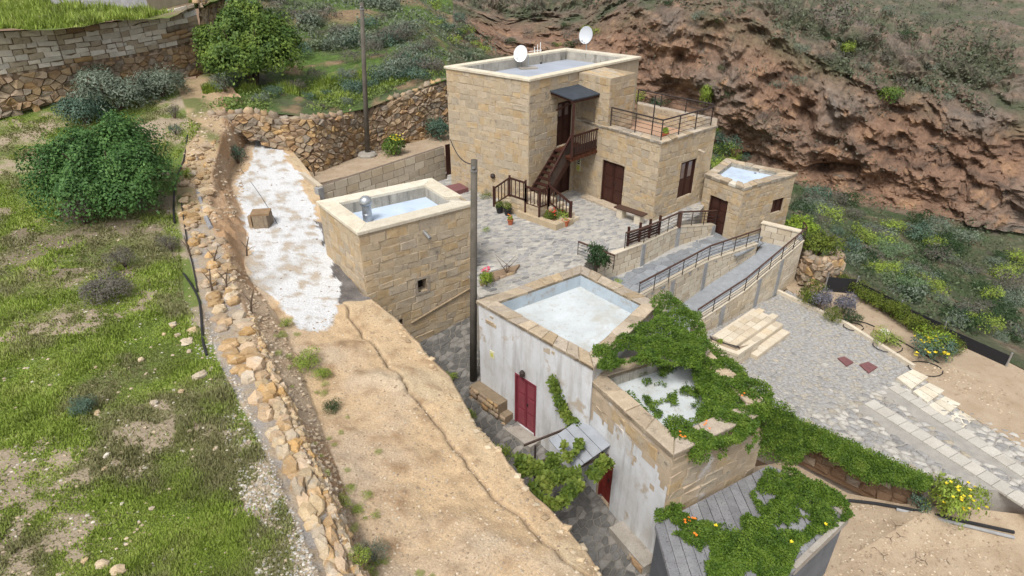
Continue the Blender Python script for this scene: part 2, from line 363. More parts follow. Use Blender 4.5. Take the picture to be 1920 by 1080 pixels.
def paving(poly, zf, cw, chh, ang=0.0, jit=.38, holes=()):
    """stones of a paved area: poly = world xy outline, zf(x,y) = height"""
    ca, sa = math.cos(ang), math.sin(ang)
    loc = [(p[0]*ca+p[1]*sa, -p[0]*sa+p[1]*ca) for p in poly]
    x0, x1 = min(p[0] for p in loc), max(p[0] for p in loc); y0, y1 = min(p[1] for p in loc), max(p[1] for p in loc)
    out = []; Z = Vector((0,0,1))
    for c in voronoi(int((x1-x0)/cw)+1, int((y1-y0)/chh)+1, jit, jit > .15):
        pts = [(x0+a*cw, y0+b*chh) for a, b in c]; pts = [(a*ca-b*sa, a*sa+b*ca) for a, b in pts]
        m = (sum(p[0] for p in pts)/len(pts), sum(p[1] for p in pts)/len(pts))
        if not inpoly(m[0], m[1], poly) or any(inpoly(m[0], m[1], h) for h in holes): continue
        x, y = pr((m[0], m[1], zf(*m)))
        if not (-30 < x < 1950 and -20 < y < 1110): continue
        out.append(([Vector((a, b, zf(a, b))) for a, b in pts], Z))
    return out
def inset(poly, wd):
    n = len(poly); P = [Vector((p[0], p[1])) for p in poly]; out = []
    ar = sum(P[i].x*P[(i+1) % n].y-P[(i+1) % n].x*P[i].y for i in range(n)); sg = 1 if ar > 0 else -1
    for i in range(n):
        a = (P[i]-P[i-1]).normalized(); b = (P[(i+1) % n]-P[i]).normalized()
        na, nb = Vector((-a.y, a.x))*sg, Vector((-b.y, b.x))*sg
        m = (na+nb); m = m/max(m.dot(na), .3) if m.length > 1e-4 else na
        out.append(P[i]+m*wd)
    return out
def roof_with_parapet(parent, poly, ztop, wd, zfloor, m_cop, m_floor, m_in, over=.04, th=.1, stones=None, skip=(), joint=None, notch=None):
    """coping ring, inner faces of the parapet and the sunken roof floor"""
    inn = inset(poly, wd); outr = inset(poly, -over); inn2 = inset(poly, wd+.0)
    n = len(poly)
    fl = MB().prism(inset(poly, wd-.02), zfloor-.12, zfloor); obj('roof', fl, m_floor, parent)
    inner = MB()
    for i in range(n):
        if i in skip: continue
        a, b = inn[i], inn[(i+1) % n]; c, d = inset(poly, .03)[i], inset(poly, .03)[(i+1) % n]
        inner.prism([a, b, d, c], zfloor-.1, ztop-.002)
    obj('parapet', inner, m_in, parent)
    for i in range(n):
        if i in skip: continue
        a, b, c, d = outr[i], outr[(i+1) % n], inn2[(i+1) % n], inn2[i]
        L = (b-a).length; k = max(1, int(L/stones)) if stones else 1
        cuts = [0]+[(j+random.uniform(-.15, .15))/k for j in range(1, k)]+[1]
        if notch and notch[0] == i and not stones: cuts = [0, notch[1], notch[2], 1]; k = 3
        if stones and joint:
            obj('coping_bed', MB().prism([a, b, c, d], ztop+.0, ztop+th*.75), joint, parent)
        gp = .012/L if stones else 0
        for j in range(k):
            if notch and notch[0] == i and notch[1] < (cuts[j]+cuts[j+1])/2 < notch[2]: continue
            t0, t1 = cuts[j]+gp, cuts[j+1]-gp
            h = th*(1+(random.uniform(-.15, .25) if stones else 0))
            q = [a.lerp(b, t0), a.lerp(b, t1), d.lerp(c, t1), d.lerp(c, t0)]
            mb = MB(); e = .02
            qi = inset(q, e); vs = [(p.x, p.y, ztop) for p in q]+[(p.x, p.y, ztop+h-e) for p in q]+[(p.x, p.y, ztop+h) for p in qi]
            mb.add(vs, [(0,1,5,4),(1,2,6,5),(2,3,7,6),(3,0,4,7),(4,5,9,8),(5,6,10,9),(6,7,11,10),(7,4,8,11),(8,9,10,11)])
            obj('coping_stone' if stones else 'coping', mb, m_cop, parent)
def door(parent, p, q, s0, s1, z0, z1, m, d=.12, name='door', leaves=2, frame=True, panes=False, rows=3, mp=None):
    p, u, n, L = wall_frame(p, q); Z = Vector((0,0,1)); P = lambda s, z, k: p+u*s+Z*z+n*k
    def slab(mb, a, b, c, e, k0, k1): mb.hexa([P(a,c,k1), P(b,c,k1), P(b,c,k0), P(a,c,k0), P(a,e,k1), P(b,e,k1), P(b,e,k0), P(a,e,k0)])
    mb = MB(); slab(mb, s0+.02, s1-.02, z0, z1, -d-.05, -d)
    dr = obj(name, mb, m, parent)
    if frame:
        fr = MB(); f = .06
        slab(fr, s0, s0+f, z0, z1, -d, -d+.07); slab(fr, s1-f, s1, z0, z1, -d, -d+.07); slab(fr, s0+f, s1-f, z1-f, z1, -d, -d+.068)
        obj('frame', fr, m, dr)
    w = (s1-s0-.12)/leaves
    for k in range(leaves):
        a = s0+.06+k*w
        rz = [z0+.06+(z1-z0-.14)*j/rows for j in range(rows+1)]
        for j in range(rows):
            x0, x1, y0, y1 = a+w*.16, a+w*.84, rz[j]+.05, rz[j+1]-.05
            if panes and j == rows-1:
                b = MB(); slab(b, x0+w*.1, x1-w*.1, y0, y1, -d, -d+.012); obj('pane', b, m_glass, dr)
            else:
                b = MB(); slab(b, x0, x1, y0, y1, -d, -d+.014); obj('panel', b, mp or (m_panel if m is m_wood else m_panelm if m is m_maroon else m), dr)
        if k: b = MB(); slab(b, a-.012, a+.012, z0+.03, z1-.07, -d, -d+.025); obj('astragal', b, m, dr)
    h = MB(); sc = (s0+s1)/2+.07; slab(h, sc, sc+.03, (z0+z1)/2-.06, (z0+z1)/2+.06, -d, -d+.05); obj('handle', h, m_iron, dr)
    return dr

# ------------------------------------------------------------------ foliage
def leaf_mesh(name, P, N, size, aspect, cols, twist=1.0, droop=0.0):
    """one small folded leaf per point: P,N (n,3) arrays, colours picked per leaf and per clump"""
    n = len(P); N = N/np.maximum(np.linalg.norm(N, axis=1, keepdims=True), 1e-6)
    R = RNG.normal(size=(n, 3)); T = R-N*(R*N).sum(1, keepdims=True); T /= np.maximum(np.linalg.norm(T, axis=1, keepdims=True), 1e-6)
    T[:, 2] -= droop; B = np.cross(N, T); B /= np.maximum(np.linalg.norm(B, axis=1, keepdims=True), 1e-6)
    L = (size*RNG.uniform(.6, 1.3, n))[:, None]; W = L*aspect
    v = np.stack([P, P+T*L*.5+B*W*.5-N*L*.08, P+T*L, P+T*L*.5-B*W*.5-N*L*.08], 1).reshape(-1, 3)
    idx = np.arange(n)[:, None]*4; f = (idx+np.array([[0, 1, 2, 3]])).ravel()
    me = bpy.data.meshes.new(name); me.vertices.add(4*n); me.vertices.foreach_set('co', v.astype(np.float32).ravel())
    me.loops.add(4*n); me.loops.foreach_set('vertex_index', f.astype(np.int32)); me.polygons.add(n)
    me.polygons.foreach_set('loop_start', (np.arange(n)*4).astype(np.int32)); me.polygons.foreach_set('loop_total', np.full(n, 4, np.int32))
    cols = np.array(cols); k = RNG.random(n)*(len(cols)-1)
    cl = np.array([noise.noise(Vector(p)*1.7/max(.3, size*8)) for p in P])*.9+.5
    k = np.clip((k*.45+cl*(len(cols)-1)*.6), 0, len(cols)-1.001); i = k.astype(int); fr = (k-i)[:, None]
    c = cols[i]*(1-fr)+cols[i+1]*fr; c = c*RNG.uniform(.8, 1.2, (n, 1))
    c4 = np.concatenate([np.repeat(c, 4, 0), np.ones((4*n, 1))], 1).astype(np.float32)
    a = me.color_attributes.new('Col', 'FLOAT_COLOR', 'POINT'); a.data.foreach_set('color', c4.ravel())
    me.materials.append(m_leaf); me.update(calc_edges=True); return me
def mobj(name, me, parent=None, loc=(0,0,0), rz=0, sc=1.0):
    o = bpy.data.objects.new(name, me); COL.objects.link(o); o.parent = parent; o.location = loc; o.rotation_euler = (0, 0, rz)
    o.scale = (sc, sc, sc) if isinstance(sc, (int, float)) else sc; return o
def lobes_points(lobes, n, shell=.55):
    vol = np.array([l[3]*l[4]*l[5] for l in lobes])**.67; pick = RNG.choice(len(lobes), n, p=vol/vol.sum())
    d = RNG.normal(size=(n, 3)); d /= np.linalg.norm(d, axis=1, keepdims=True); d[:, 2] = np.where(d[:, 2] < -.35, -d[:, 2], d[:, 2])
    r = shell+(1.05-shell)*RNG.random(n)**.5
    L = np.array(lobes)[pick]
    sc_ = 2.6/max(.2, float(np.mean([l[3] for l in lobes]))*2.2)
    Q = L[:, :3]+d*L[:, 3:6]
    nn_ = np.array([noise.fractal(Vector(q)*sc_+Vector((len(lobes)*1.7, 0, n*.001)), 1.0, 2.0, 3) for q in Q]); r = r*(1+.42*nn_)
    P = L[:, :3]+d*L[:, 3:6]*r[:, None]
    nrm = d/L[:, 3:6]; nrm /= np.linalg.norm(nrm, axis=1, keepdims=True)
    keep = P[:, 2] > -.02
    return P[keep], (nrm+RNG.normal(scale=.45, size=(n, 3))+np.array([0,0,.25]))[keep]
def rand_lobes(k, r, h, seed):
    rr = random.Random(seed); out = [(0, 0, h*.35, r*.72, r*.72, h*.55)]
    for i in range(k):
        a = 2*math.pi*i/k+rr.uniform(-.4, .4); q = r*rr.uniform(.35, .62); s = r*rr.uniform(.3, .5)
        out.append((q*math.cos(a), q*math.sin(a), h*rr.uniform(.25, .68), s, s, h*rr.uniform(.25, .42)))
    return out
GREENS = dict(
    fig=[(.045,.09,.025),(.085,.15,.03),(.135,.205,.034),(.2,.27,.05)],
    lentisk=[(.03,.075,.02),(.055,.13,.032),(.085,.18,.045),(.12,.23,.06)],
    tabaiba=[(.09,.12,.085),(.14,.175,.125),(.19,.23,.17),(.24,.28,.22)],
    bluegreen=[(.055,.1,.07),(.09,.15,.105),(.13,.2,.145)],
    dry=[(.11,.1,.08),(.15,.135,.11),(.2,.18,.15)],
    grass=[(.16,.2,.045),(.22,.285,.05),(.27,.37,.055),(.35,.39,.11)],
    creeper=[(.035,.075,.008),(.065,.125,.012),(.105,.18,.018),(.16,.23,.032)],
    vine=[(.05,.085,.012),(.09,.14,.018),(.15,.2,.03),(.22,.25,.05)],
    hedge=[(.05,.08,.012),(.11,.15,.02),(.19,.22,.03)],
    lavender=[(.1,.1,.12),(.16,.16,.19),(.22,.22,.28)],
    yellowgreen=[(.12,.2,.02),(.22,.32,.03),(.3,.38,.05)],
    mint=[(.1,.16,.075),(.15,.23,.105),(.2,.29,.15)],
    dark=[(.015,.035,.012),(.03,.065,.02),(.05,.095,.03)])
CACHE = {}
def bush_mesh(sp, var, n=900, leaf=.09, k=5, asp=.5, shell=.55):
    key = (sp, var, n)
    if key not in CACHE:
        P, N = lobes_points(rand_lobes(k, 1.0, 1.0, var*31+len(sp)), n, shell)
        CACHE[key] = leaf_mesh(sp+'_foliage', P, N, leaf, asp, GREENS[sp])
    return CACHE[key]
def twigs(parent, r, h, n=7):
    mb = MB()
    for i in range(n):
        a = random.uniform(0, 6.28); q = r*random.uniform(.35, .75)
        mb.tube([(0,0,-.1), (q*.35*math.cos(a), q*.35*math.sin(a), h*.35), (q*math.cos(a), q*math.sin(a), h*random.uniform(.5, .85))], [.035*h, .022*h, .008*h], 5)
    o0 = origin(parent); mb.v = [v+o0 for v in mb.v]
    return obj('branches', mb, m_twig, parent)
def shrub(name, label, cat, p, r, h, sp, n=900, leaf=.09, group=None, k=5, branch=True, asp=.5, var=None, shell=.55):
    t = thing(name, label, cat, p, group)
    me = bush_mesh(sp, random.randrange(4) if var is None else var, n, leaf, k, asp, shell)
    mobj('foliage', me, t, (0,0,-.05*h), random.uniform(0, 6.28), (r, r, h))
    if branch: twigs(t, r, h)
    return t
def flowers(parent, pts, mat, size=.05, name='flower', up=.06):
    mb = MB()
    for p in pts:
        p = Vector(p)
        for k in range(5):
            a = 2*math.pi*k/5+random.uniform(-.3, .3); d = Vector((math.cos(a), math.sin(a), random.uniform(.1, .7))).normalized()*size; s = Vector((-math.sin(a), math.cos(a), 0))*size*.35
            mb.add([p, p+d*.5+s, p+d, p+d*.5-s], [(0,1,2,3)])
    return obj(name, mb, mat, parent)
# ------------------------------------------------------------------ terrain
def cr(p, t):                                   # Catmull-Rom through the list p at parameter t
    n = len(p)-1; i = min(int(t), n-1); f = t-i
    a, b, c, d = p[max(i-1, 0)], p[i], p[i+1], p[min(i+2, n)]
    return b*1.0+(c-a)*(.5*f)+(a*2-b*5+c*4-d)*(.5*f*f)+(b*3-c*3+d-a)*(.5*f*f*f)
def lerpl(p, t):
    n = len(p)-1; i = min(int(t), n-1); return p[i].lerp(p[i+1], t-i)
def grid_obj(name, G, cols, mat, smooth=True):
    R, C = len(G), len(G[0]); mb = MB(); mb.v = [p for r in G for p in r]; mb.c = [c for r in cols for c in r]
    mb.f = [(i*C+j, i*C+j+1, (i+1)*C+j+1, (i+1)*C+j) for i in range(R-1) for j in range(C-1)]
    return obj(name, mb, mat, None, smooth), mb
def lc(a, b, t): t = max(0, min(1, t)); return tuple(a[i]*(1-t)+b[i]*t for i in range(3))
# --- the great base sheet, far below everything and out to the horizon
ge = MB().add([(-900,-300,-26), (900,-300,-26), (900,1200,-26), (-900,1200,-26)], [(0,1,2,3)])
tag(obj('ground', ge, m_soild), kind='structure')
# --- far hillside, ravine and cliff: rows run left to right, each point a place at known distance
HR = [
 [(380,212,32.6),(500,212,33),(600,220,33),(690,203,35.6),(760,176,37.6),(835,150,39.5),(1000,200,41),(1190,240,41),(1350,330,37),(1490,425,31),(1565,505,28.5),(1700,585,25.5),(1800,640,23.5),(2400,900,17)],
 [(380,150,38),(500,155,39.5),(600,160,40),(700,140,42),(800,112,45),(862,115,50),(1000,200,50),(1190,285,46),(1340,340,46),(1480,385,45),(1600,450,41),(1750,520,37),(1900,580,35),(2500,720,33)],
 [(380,90,46),(500,95,47),(600,95,48),(700,80,50),(795,50,55),(875,85,62),(1000,120,70),(1100,190,66),(1200,222,62),(1330,270,60),(1400,330,57),(1500,345,55),(1640,388,53),(1780,415,51),(2500,520,48)],
 [(380,50,54),(500,50,56),(600,45,58),(700,35,60),(785,20,66),(868,60,66),(950,92,72),(1100,115,70),(1200,145,66),(1330,190,62),(1400,215,60),(1500,255,57.5),(1640,305,55),(1780,330,53),(2500,420,50)],
 [(380,10,62),(500,5,65),(600,0,68),(700,-5,72),(800,-10,78),(865,22,76),(950,38,82),(1100,42,78),(1200,5,72),(1330,18,66.5),(1400,42,64.5),(1500,90,62),(1640,160,59.5),(1780,190,58.5),(2500,280,54)],
 [(380,-40,75),(500,-45,80),(600,-45,82),(700,-48,84),(800,-45,90),(870,-20,92),(950,-10,96),(1100,-10,92),(1200,-25,86),(1330,-30,82),(1400,-18,78),(1500,12,75),(1640,70,71),(1780,95,69),(2500,200,66)],
 [(380,-90,110),(600,-95,115),(800,-80,120),(950,-62,125),(1200,-70,115),(1400,-55,108),(1500,-40,104),(1640,10,100),(1780,30,96),(2500,90,90)],
 [(380,-190,150),(600,-195,155),(800,-190,160),(950,-180,165),(1200,-170,155),(1400,-160,150),(1640,-120,145),(1780,-110,140),(2500,-60,130)],
]
def row_at(row, px):
    for i in range(len(row)-1):
        a, b = row[i], row[i+1]
        if px <= b[0] or i == len(row)-2:
            t = (px-a[0])/(b[0]-a[0]); t = max(0, t); return atY(px, a[1]+(b[1]-a[1])*t, a[2]+(b[2]-a[2])*t)
CAVES = [(1515,215,16,28),(1600,236,34,18),(1683,285,28,30),(1275,120,14,22),(1335,185,10,22),(1655,82,14,8),(1420,300,40,12),(1560,320,50,10),(1450,150,30,12),(1700,150,40,14)]
NC, SUB = 560, 34
G, CC = [], []
pxs = [380+(1900-380)*j/(NC-40) if j <= NC-40 else 1900+(2500-1900)*(j-NC+40)/40 for j in range(NC+1)]
cols_pts = [[row_at(r, px) for r in HR] for px in pxs]
RED, ORA, GRY, GRN, DRY, BRN = (.225,.14,.095), (.295,.175,.108), (.17,.15,.13), (.085,.105,.05), (.19,.165,.125), (.2,.145,.1)
for i in range((len(HR)-1)*SUB+1):
    t = i/SUB; rowv, rowc = [], []
    for j, px in enumerate(pxs):
        p = cr(cols_pts[j], t) if t > 1 else lerpl(cols_pts[j], t)
        x, y, z = p
        right = max(0, min(1, (px-840)/60))
        cliff = max(0, min(1, (t-1.9)/.25))*max(0, min(1, (4.7-t)/.6))*right; up_ = max(0, min(1, (t-4)/.5))*max(0, min(1, (6.0-t)/.6))*right
        vall = right*max(0, min(1, (2-t)/.3))
        n1 = noise.fractal(Vector((x*.14, y*.14, z*.15)), .9, 2, 8); n2 = noise.ridged_multi_fractal(Vector((x*.22+9+z*.1, y*.22, z*.26)), .8, 2.1, 6, 1, 2)
        stra = noise.noise(Vector((x*.11, y*.11, z*.5+x*.14+2.2*n1)))
        n3 = noise.fractal(Vector((x*.7, y*.7, z*.9)), 1, 2, 3)
        cave = 0
        if cliff > .2:
            X_, Y_ = pr(p)
            for (ex, ey, ew, eh) in CAVES:
                u_ = ((X_-ex+6*n1)/ew)**2+((Y_-ey)/eh)**2
                if u_ < 5: cave += math.exp(-u_*u_)
        n4 = noise.noise(Vector((x*2.1, y*2.1, z*2.6)))+.5*noise.noise(Vector((x*4.7, y*4.7, z*5.5))); big = noise.noise(Vector((x*.08+5, 3.3, z*.10)))
        dn = cliff*(n1*2.3+(n2-1.2)*1.3+stra*.8+big*2.6+n3*.35+n4*.16-cave*1.7)+(1-cliff)*((n1*.5+n3*.12)*(min(1, t/.5))+up_*(n1*1.6+n2*.9-1+n3*.5+n4*.3))
        toC = Vector((-x, -y, 4)).normalized()
        q = p+toC*dn*(1.0 if cliff > .05 else .0)+Vector((0,0,dn*(1-cliff)))
        rowv.append(q)
        # albedo: rock, scrub, green
        g = noise.fractal(Vector((x*.25+31, y*.25, z*.2)), 1, 2, 4)
        rock = lc(RED, ORA, .4+stra*.6+n1*.9); rock = lc(rock, GRY, n1*1.1-.05+big*.6); rock = lc(rock, (.12,.08,.06), (noise.noise(Vector((x*.1, y*.1, z*2.6+x*.35+2*n1)))-.15)*1.6); rock = lc(rock, (.36,.22,.13), (n3*1.2+n4*.3-.35)*1.5)
        topf = max(0, min(1, (t-3.55)/.5))
        veg = lc((.135,.12,.09), (.085,.098,.055), .45+g*1.3+n4*.2); veg = lc(veg, lc(rock, (.16,.14,.115), .6), (n1*1.6+n3*.7+n4*.2-.05)*1.7)
        if px < 850: veg = lc(GRN, (.09,.15,.03), .5+g*1.4); veg = lc(veg, (.24,.17,.10), (n3-.15)*2.2 if t < 1.5 else (n1-.1)*2)
        if vall > 0 and cliff < .1: veg = lc(lc((.105,.11,.065), (.06,.085,.035), .65+g*1.5), BRN, n3*1.2-.15)
        c = lc(veg, rock, cliff*(1-topf*(.55+.9*max(0, g+.25))))
        rowc.append(c)
    G.append(rowv); CC.append(rowc)
hill, hmb = grid_obj('hillside', G, CC, m_terr, False); tag(hill, kind='structure')
HB = BVHTree.FromPolygons(hmb.v, hmb.f)
def hit_hill(px, py):
    r = HB.ray_cast(CAMP, ray(px, py).normalized()); return (r[0], r[1]) if r[0] else (None, None)
# --- upper terrace behind the tall dry stone wall
ut = [at(-500,70,7.5), at(137,52,7.6), at(262,36,7.6), at(335,28,7.7), at(385,6,8.0)]
UB = [Vector((p.x-2, p.y+22, 8.4)) for p in ut]
G2 = [[ut[0].lerp(UB[0], a)]*0 for a in ()]
rows = []; rc = []
for i in range(25):
    rowv, rowc = [], []
    for j in range(61):
        s = j/60*4; p = lerpl(ut, s).lerp(lerpl(UB, s), i/24); nn = fb(p.x, p.y, 0, .35)
        rowv.append(p+Vector((0,0,nn*.25-.02))); rowc.append(lc((.10,.135,.03), (.22,.17,.11), nn*2.0+.1))
    rows.append(rowv); rc.append(rowc)
up_ter, _ = grid_obj('upper_terrace', rows, rc, m_ground); tag(up_ter, kind='structure'); UBV = BVHTree.FromPolygons(_.v, _.f)
def hit_up(px, py):
    r = UBV.ray_cast(CAMP, ray(px, py).normalized()); return (r[0], r[1]) if r[0] else (None, None)
# --- left terrace, bank, lime-washed rock and bare rock shelf: one lofted sheet
Lx = lambda *a: [at(*p) for p in a]
LA = Lx((-600,190,3.7),(-600,250,3.0),(-600,330,2.1),(-600,420,1.6),(-600,540,1.4),(-600,660,1.35),(-600,780,1.3),(-600,900,1.3),(-600,1010,1.3),(-600,1110,1.3),(-600,1400,1.3))
LM = Lx((150,178,4.0),(170,225,3.2),(170,330,2.1),(170,420,1.6),(170,540,1.4),(170,660,1.35),(180,780,1.3),(200,900,1.3),(220,1010,1.3),(240,1110,1.3),(260,1400,1.3))
LB = Lx((330,150,4.15),(356,235,3.3),(338,320,2.2),(335,400,1.65),(362,500,1.4),(390,600,1.35),(420,700,1.3),(478,800,1.3),(525,900,1.3),(575,1010,1.3),(612,1100,1.3),(700,1350,1.3))
LB = LB[:9]+LB[9:11]
LC = Lx((400,140,4.2),(420,228,3.3),(400,320,2.2),(392,400,1.6),(432,490,1.3),(462,590,1.25),(500,690,1.2),(545,795,1.2),(590,900,1.15),(632,1010,1.1),(665,1100,1.1))
LD = Lx((470,200,3.4),(468,258,2.0),(432,330,1.35),(462,420,.95),(462,510,.65),(520,590,.5),(560,680,.4),(600,790,.32),(640,900,.3),(675,1000,.25),(705,1100,.2))
LE = Lx((520,205,3.3),(515,258,1.95),(565,330,1.35),(590,412,.9),(620,520,.5),(640,568,.38),(715,665,.12),(795,775,.0),(893,880,-.1),(1020,1005,-.15),(1120,1100,-.2))
LF = Lx((560,208,3.3),(535,258,1.9),(588,335,1.3),(612,415,.92),(668,535,.45),(700,562,.3),(775,632,.05),(850,722,-.1),(945,860,-.2),(1068,992,-.25),(1150,1100,-.3))
LG = [Vector((p.x-.25, p.y-.1, -4.6)) for p in LF]
LINES = [LA, LM, LB, LC, LD, LE, LF, LG]; NSEG = [60, 46, 10, 22, 34, 20, 14]
for l in LINES:
    assert len(l) == 11, len(l)
LIME = [(484,250),(515,254),(532,290),(564,335),(590,412),(622,500),(640,548),(626,590),(606,622),(560,616),(520,572),(478,520),(458,440),(444,338),(470,305)]
TAN, TAN2, BANK, GREYM = (.49,.355,.215), (.44,.34,.24), (.33,.21,.12), (.3,.28,.26)
GCOL, GCOL2, EARTH = (.11,.155,.035), (.16,.185,.05), (.31,.25,.18)
KS = 300; G, CC = [], []
for i in range(KS+1):
    t = i/KS*10; cp_ = [cr(l, t) for l in LINES]; cp_[6] = cp_[6]+(V(.2*fb(3, cp_[6].y, 0, .5, 3), 0, 0) if t > 5 else V(0,0,0)); cp_[5] = cp_[5]+(V(.22*fb(cp_[5].y, 1, 0, 1.3, 3), 0, 0) if t > 5 else V(0,0,0)); rowv, rowc = [], []
    for k in range(len(NSEG)):
        for a in range(NSEG[k]+(1 if k == len(NSEG)-1 else 0)):
            f = a/NSEG[k]; p = cp_[k].lerp(cp_[k+1], f); x, y, z = p
            n1 = fb(x, y, z, .45, 5); n2 = fb(x+9, y, z, 2.2, 4); n3 = fb(x, y+5, z, .18, 3)
            X, Y = pr(p); dz = 0.0
            if k <= 1:
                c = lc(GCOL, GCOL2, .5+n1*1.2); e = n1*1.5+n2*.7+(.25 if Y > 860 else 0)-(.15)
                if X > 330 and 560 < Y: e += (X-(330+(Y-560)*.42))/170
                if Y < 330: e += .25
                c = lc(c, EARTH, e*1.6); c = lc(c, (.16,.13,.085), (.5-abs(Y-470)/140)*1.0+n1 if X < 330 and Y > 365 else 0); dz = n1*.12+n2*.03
            elif k == 2:
                c = lc(GREYM, (.34,.27,.19), .5+n2*1.6+(.4 if Y < 560 else 0)); dz = n2*.05
                if Y < 420: c = lc((.38,.28,.17), (.13,.14,.05), n1*2.2-.1); dz = n1*.2+n2*.06
            elif k == 3:
                c = lc(TAN2, BANK, .5+n1*1.2 if Y > 470 else .9+n1); dz = n1*.12+n2*.05
                if Y < 500: rk = noise.ridged_multi_fractal(Vector((x*.8, y*.8, z*.8)), .9, 2.1, 5, 1, 2); dz += (.55*abs(n1)+.22*(rk-1)+n2*.1)*math.sin(math.pi*min(1, f*1.1))*min(1, (500-Y)/60); c = lc(c, (.40,.24,.12), (rk-1.2)*.8)
            elif k == 4:
                c = lc(TAN, TAN2, .5+n1*1.4+(.35-f)); c = lc(c, (.30,.2,.115), n2*1.3-.1); c = lc(c, (.5,.4,.28), n1*1.7-.45); dz = n1*.2+n2*.045
            elif k == 5: c = lc(TAN, (.46,.36,.235), .5+n1*1.3); c = lc(c, (.30,.2,.115), n2*1.3-.12); dz = n1*.13+n2*.04
            else: c = lc((.38,.29,.19), (.25,.19,.13), .5+n2+n3); dz = 0
            # the narrow drainage crack along the rock
            if k == 5 and a == 0 and t > 4.9: dz -= .2; c = lc(c, (.2,.155,.11), .8)
            if k == 5 and a == 1 and t > 4.9: dz -= .03
            if k == 6 and f > 0: p = p+Vector((n2*.25-.1*math.sin(f*3), n1*.25, 0))
            lj = (n2*9+n1*12)
            if inpoly(X+lj, Y-lj*.6, LIME) and k in (3, 4, 5):
                c = lc((.57,.575,.58), (.43,.42,.405), n1*2.0+n2*1.8); c = lc(c, (.40,.34,.27), n2*2.6+n1-.45); dz = n1*.04
            elif k == 5 and 3.0 < t < 5.0: c = lc((.17,.155,.145), (.10,.09,.085), .5+n2)
            rowv.append(p+Vector((0,0,dz))); rowc.append(c)
    G.append(rowv); CC.append(rowc)
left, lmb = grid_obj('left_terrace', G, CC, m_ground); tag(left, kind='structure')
LBV = BVHTree.FromPolygons(lmb.v, lmb.f)
def hit_left(px, py):
    r = LBV.ray_cast(CAMP, ray(px, py).normalized()); return (r[0], r[1]) if r[0] else (None, None)
# --- level sheets: garden behind the block wall, courtyard, alley, plaza, border, lower yard
gs = [at(*p) for p in ((526,285,.55),(592,345,.55),(700,318,.55),(850,290,.55),(880,240,.55),(760,268,.55),(690,288,.55),(600,318,.55))]
tag(obj('garden_soil', MB().prism(gs, -.4, .55), m_soil), kind='structure')
ZUP = Vector((0,0,1))
def xy(p): return Vector((p[0], p[1]))
def wall_body(parent, poly, z0, z1, mats, openings={}, skip=(), name='wall', mortar=None, depth=.22, stones=True, ch=(.24,.36), bl=(.28,.75)):
    """poly counter-clockwise seen from above; side i runs from poly[i] to poly[i+1]"""
    mb = MB(); st = []
    for i in range(len(poly)):
        p, q = poly[i], poly[(i+1) % len(poly)]
        wall_face(mb, p, q, z0, z1, openings.get(i, ()), depth)
        if stones and i not in skip: st += courses(p, q, z0, z1, openings.get(i, ()), ch, bl)
    obj(name, mb, mortar or m_mortar, parent)
    return st
# ------------------------------------------------------------------ courtyard, alley, plaza and yard sheets
cy = [at(*p) for p in ((850,300,0),(838,335,0),(700,380,0))]+[V(-3,22.6,0), V(-1.75,21.5,0)]+[at(*p) for p in ((897,556,0),(985,541,0),(1088,500,0))]+[at(1118,532,-1.0)+V(-.25,.3,0), at(1202,498,-1.0)+V(-.1,.15,0), at(1267,462,-1.05)+V(-.08,.12,0), at(1300,449,-1.1)+V(-.08,.12,0), at(1330,375,0), at(1200,300,0)]
tag(obj('courtyard', MB().prism(cy, -3.6, 0), m_pavebed), kind='structure')
alz = lambda Y: -2.0-min(21-Y, 6.5)*.25-max(0, 14.5-Y)*.1
def al(px, py):
    z = -2.7
    for _ in range(12): z = alz(at(px, py, z).y)
    return at(px, py, z)
apts = [al(*p) for p in ((905,540),(985,560),(1010,650),(1120,790),(1260,950),(1420,1180))]; bpts = [al(*p) for p in ((740,575),(700,640),(820,820),(900,960),(950,1080),(1000,1250))]
mb = MB(); n = len(apts); AU, AW = (n-1)*8, 8
for i in range(AU+1):
    for j in range(AW+1):
        p_ = lerpl(apts, i/8).lerp(lerpl(bpts, i/8), j/AW); mb.v.append(V(p_.x, p_.y, alz(p_.y)-.012))
mb.f = [(i*(AW+1)+j, i*(AW+1)+j+1, (i+1)*(AW+1)+j+1, (i+1)*(AW+1)+j) for i in range(AU) for j in range(AW)]
tag(obj('alley', mb, m_alleybed), kind='structure')
pz = -3.0
PLAZA = [at(*p, pz) for p in ((1300,610),(1440,562),(1478,543),(1585,610),(1712,691),(1800,765),(2200,960),(1800,912),(1736,907),(1600,836),(1440,772),(1330,700))]
tag(obj('plaza', MB().prism(PLAZA, -5.2, pz), m_plazabed), kind='structure')
BORD = [at(*p, -2.96) for p in ((1440,500),(1545,512),(1640,560),(1790,628),(2250,860),(2200,1012),(1800,767),(1712,691),(1585,610),(1478,543))]
tag(obj('garden_bed', MB().prism([b-Vector((0,0,0)) for b in BORD], -5, -2.97), m_soil), kind='structure')
YARD = [at(*p) for p in ((1380,880,-4.25),(1480,865,-4.25),(1590,925,-4.2),(1690,945,-3.85),(1760,945,-3.5),(2200,1000,-3.4),(2300,1500,-4.2),(1000,1500,-4.25),(1150,1100,-4.25))]
ym = MB(); yc = at(1600,1040,-4.2); ym.v = YARD+[yc]; ym.f = [(i, len(YARD), (i+1) % len(YARD)) for i in range(len(YARD))]
tag(obj('yard_soil', ym, m_soil), kind='structure')
YBV = BVHTree.FromPolygons(ym.v, ym.f)
def hit_yard(px, py):
    r = YBV.ray_cast(CAMP, ray(px, py).normalized()); return (r[0], r[1]) if r[0] else (at(px, py, -4.2), None)

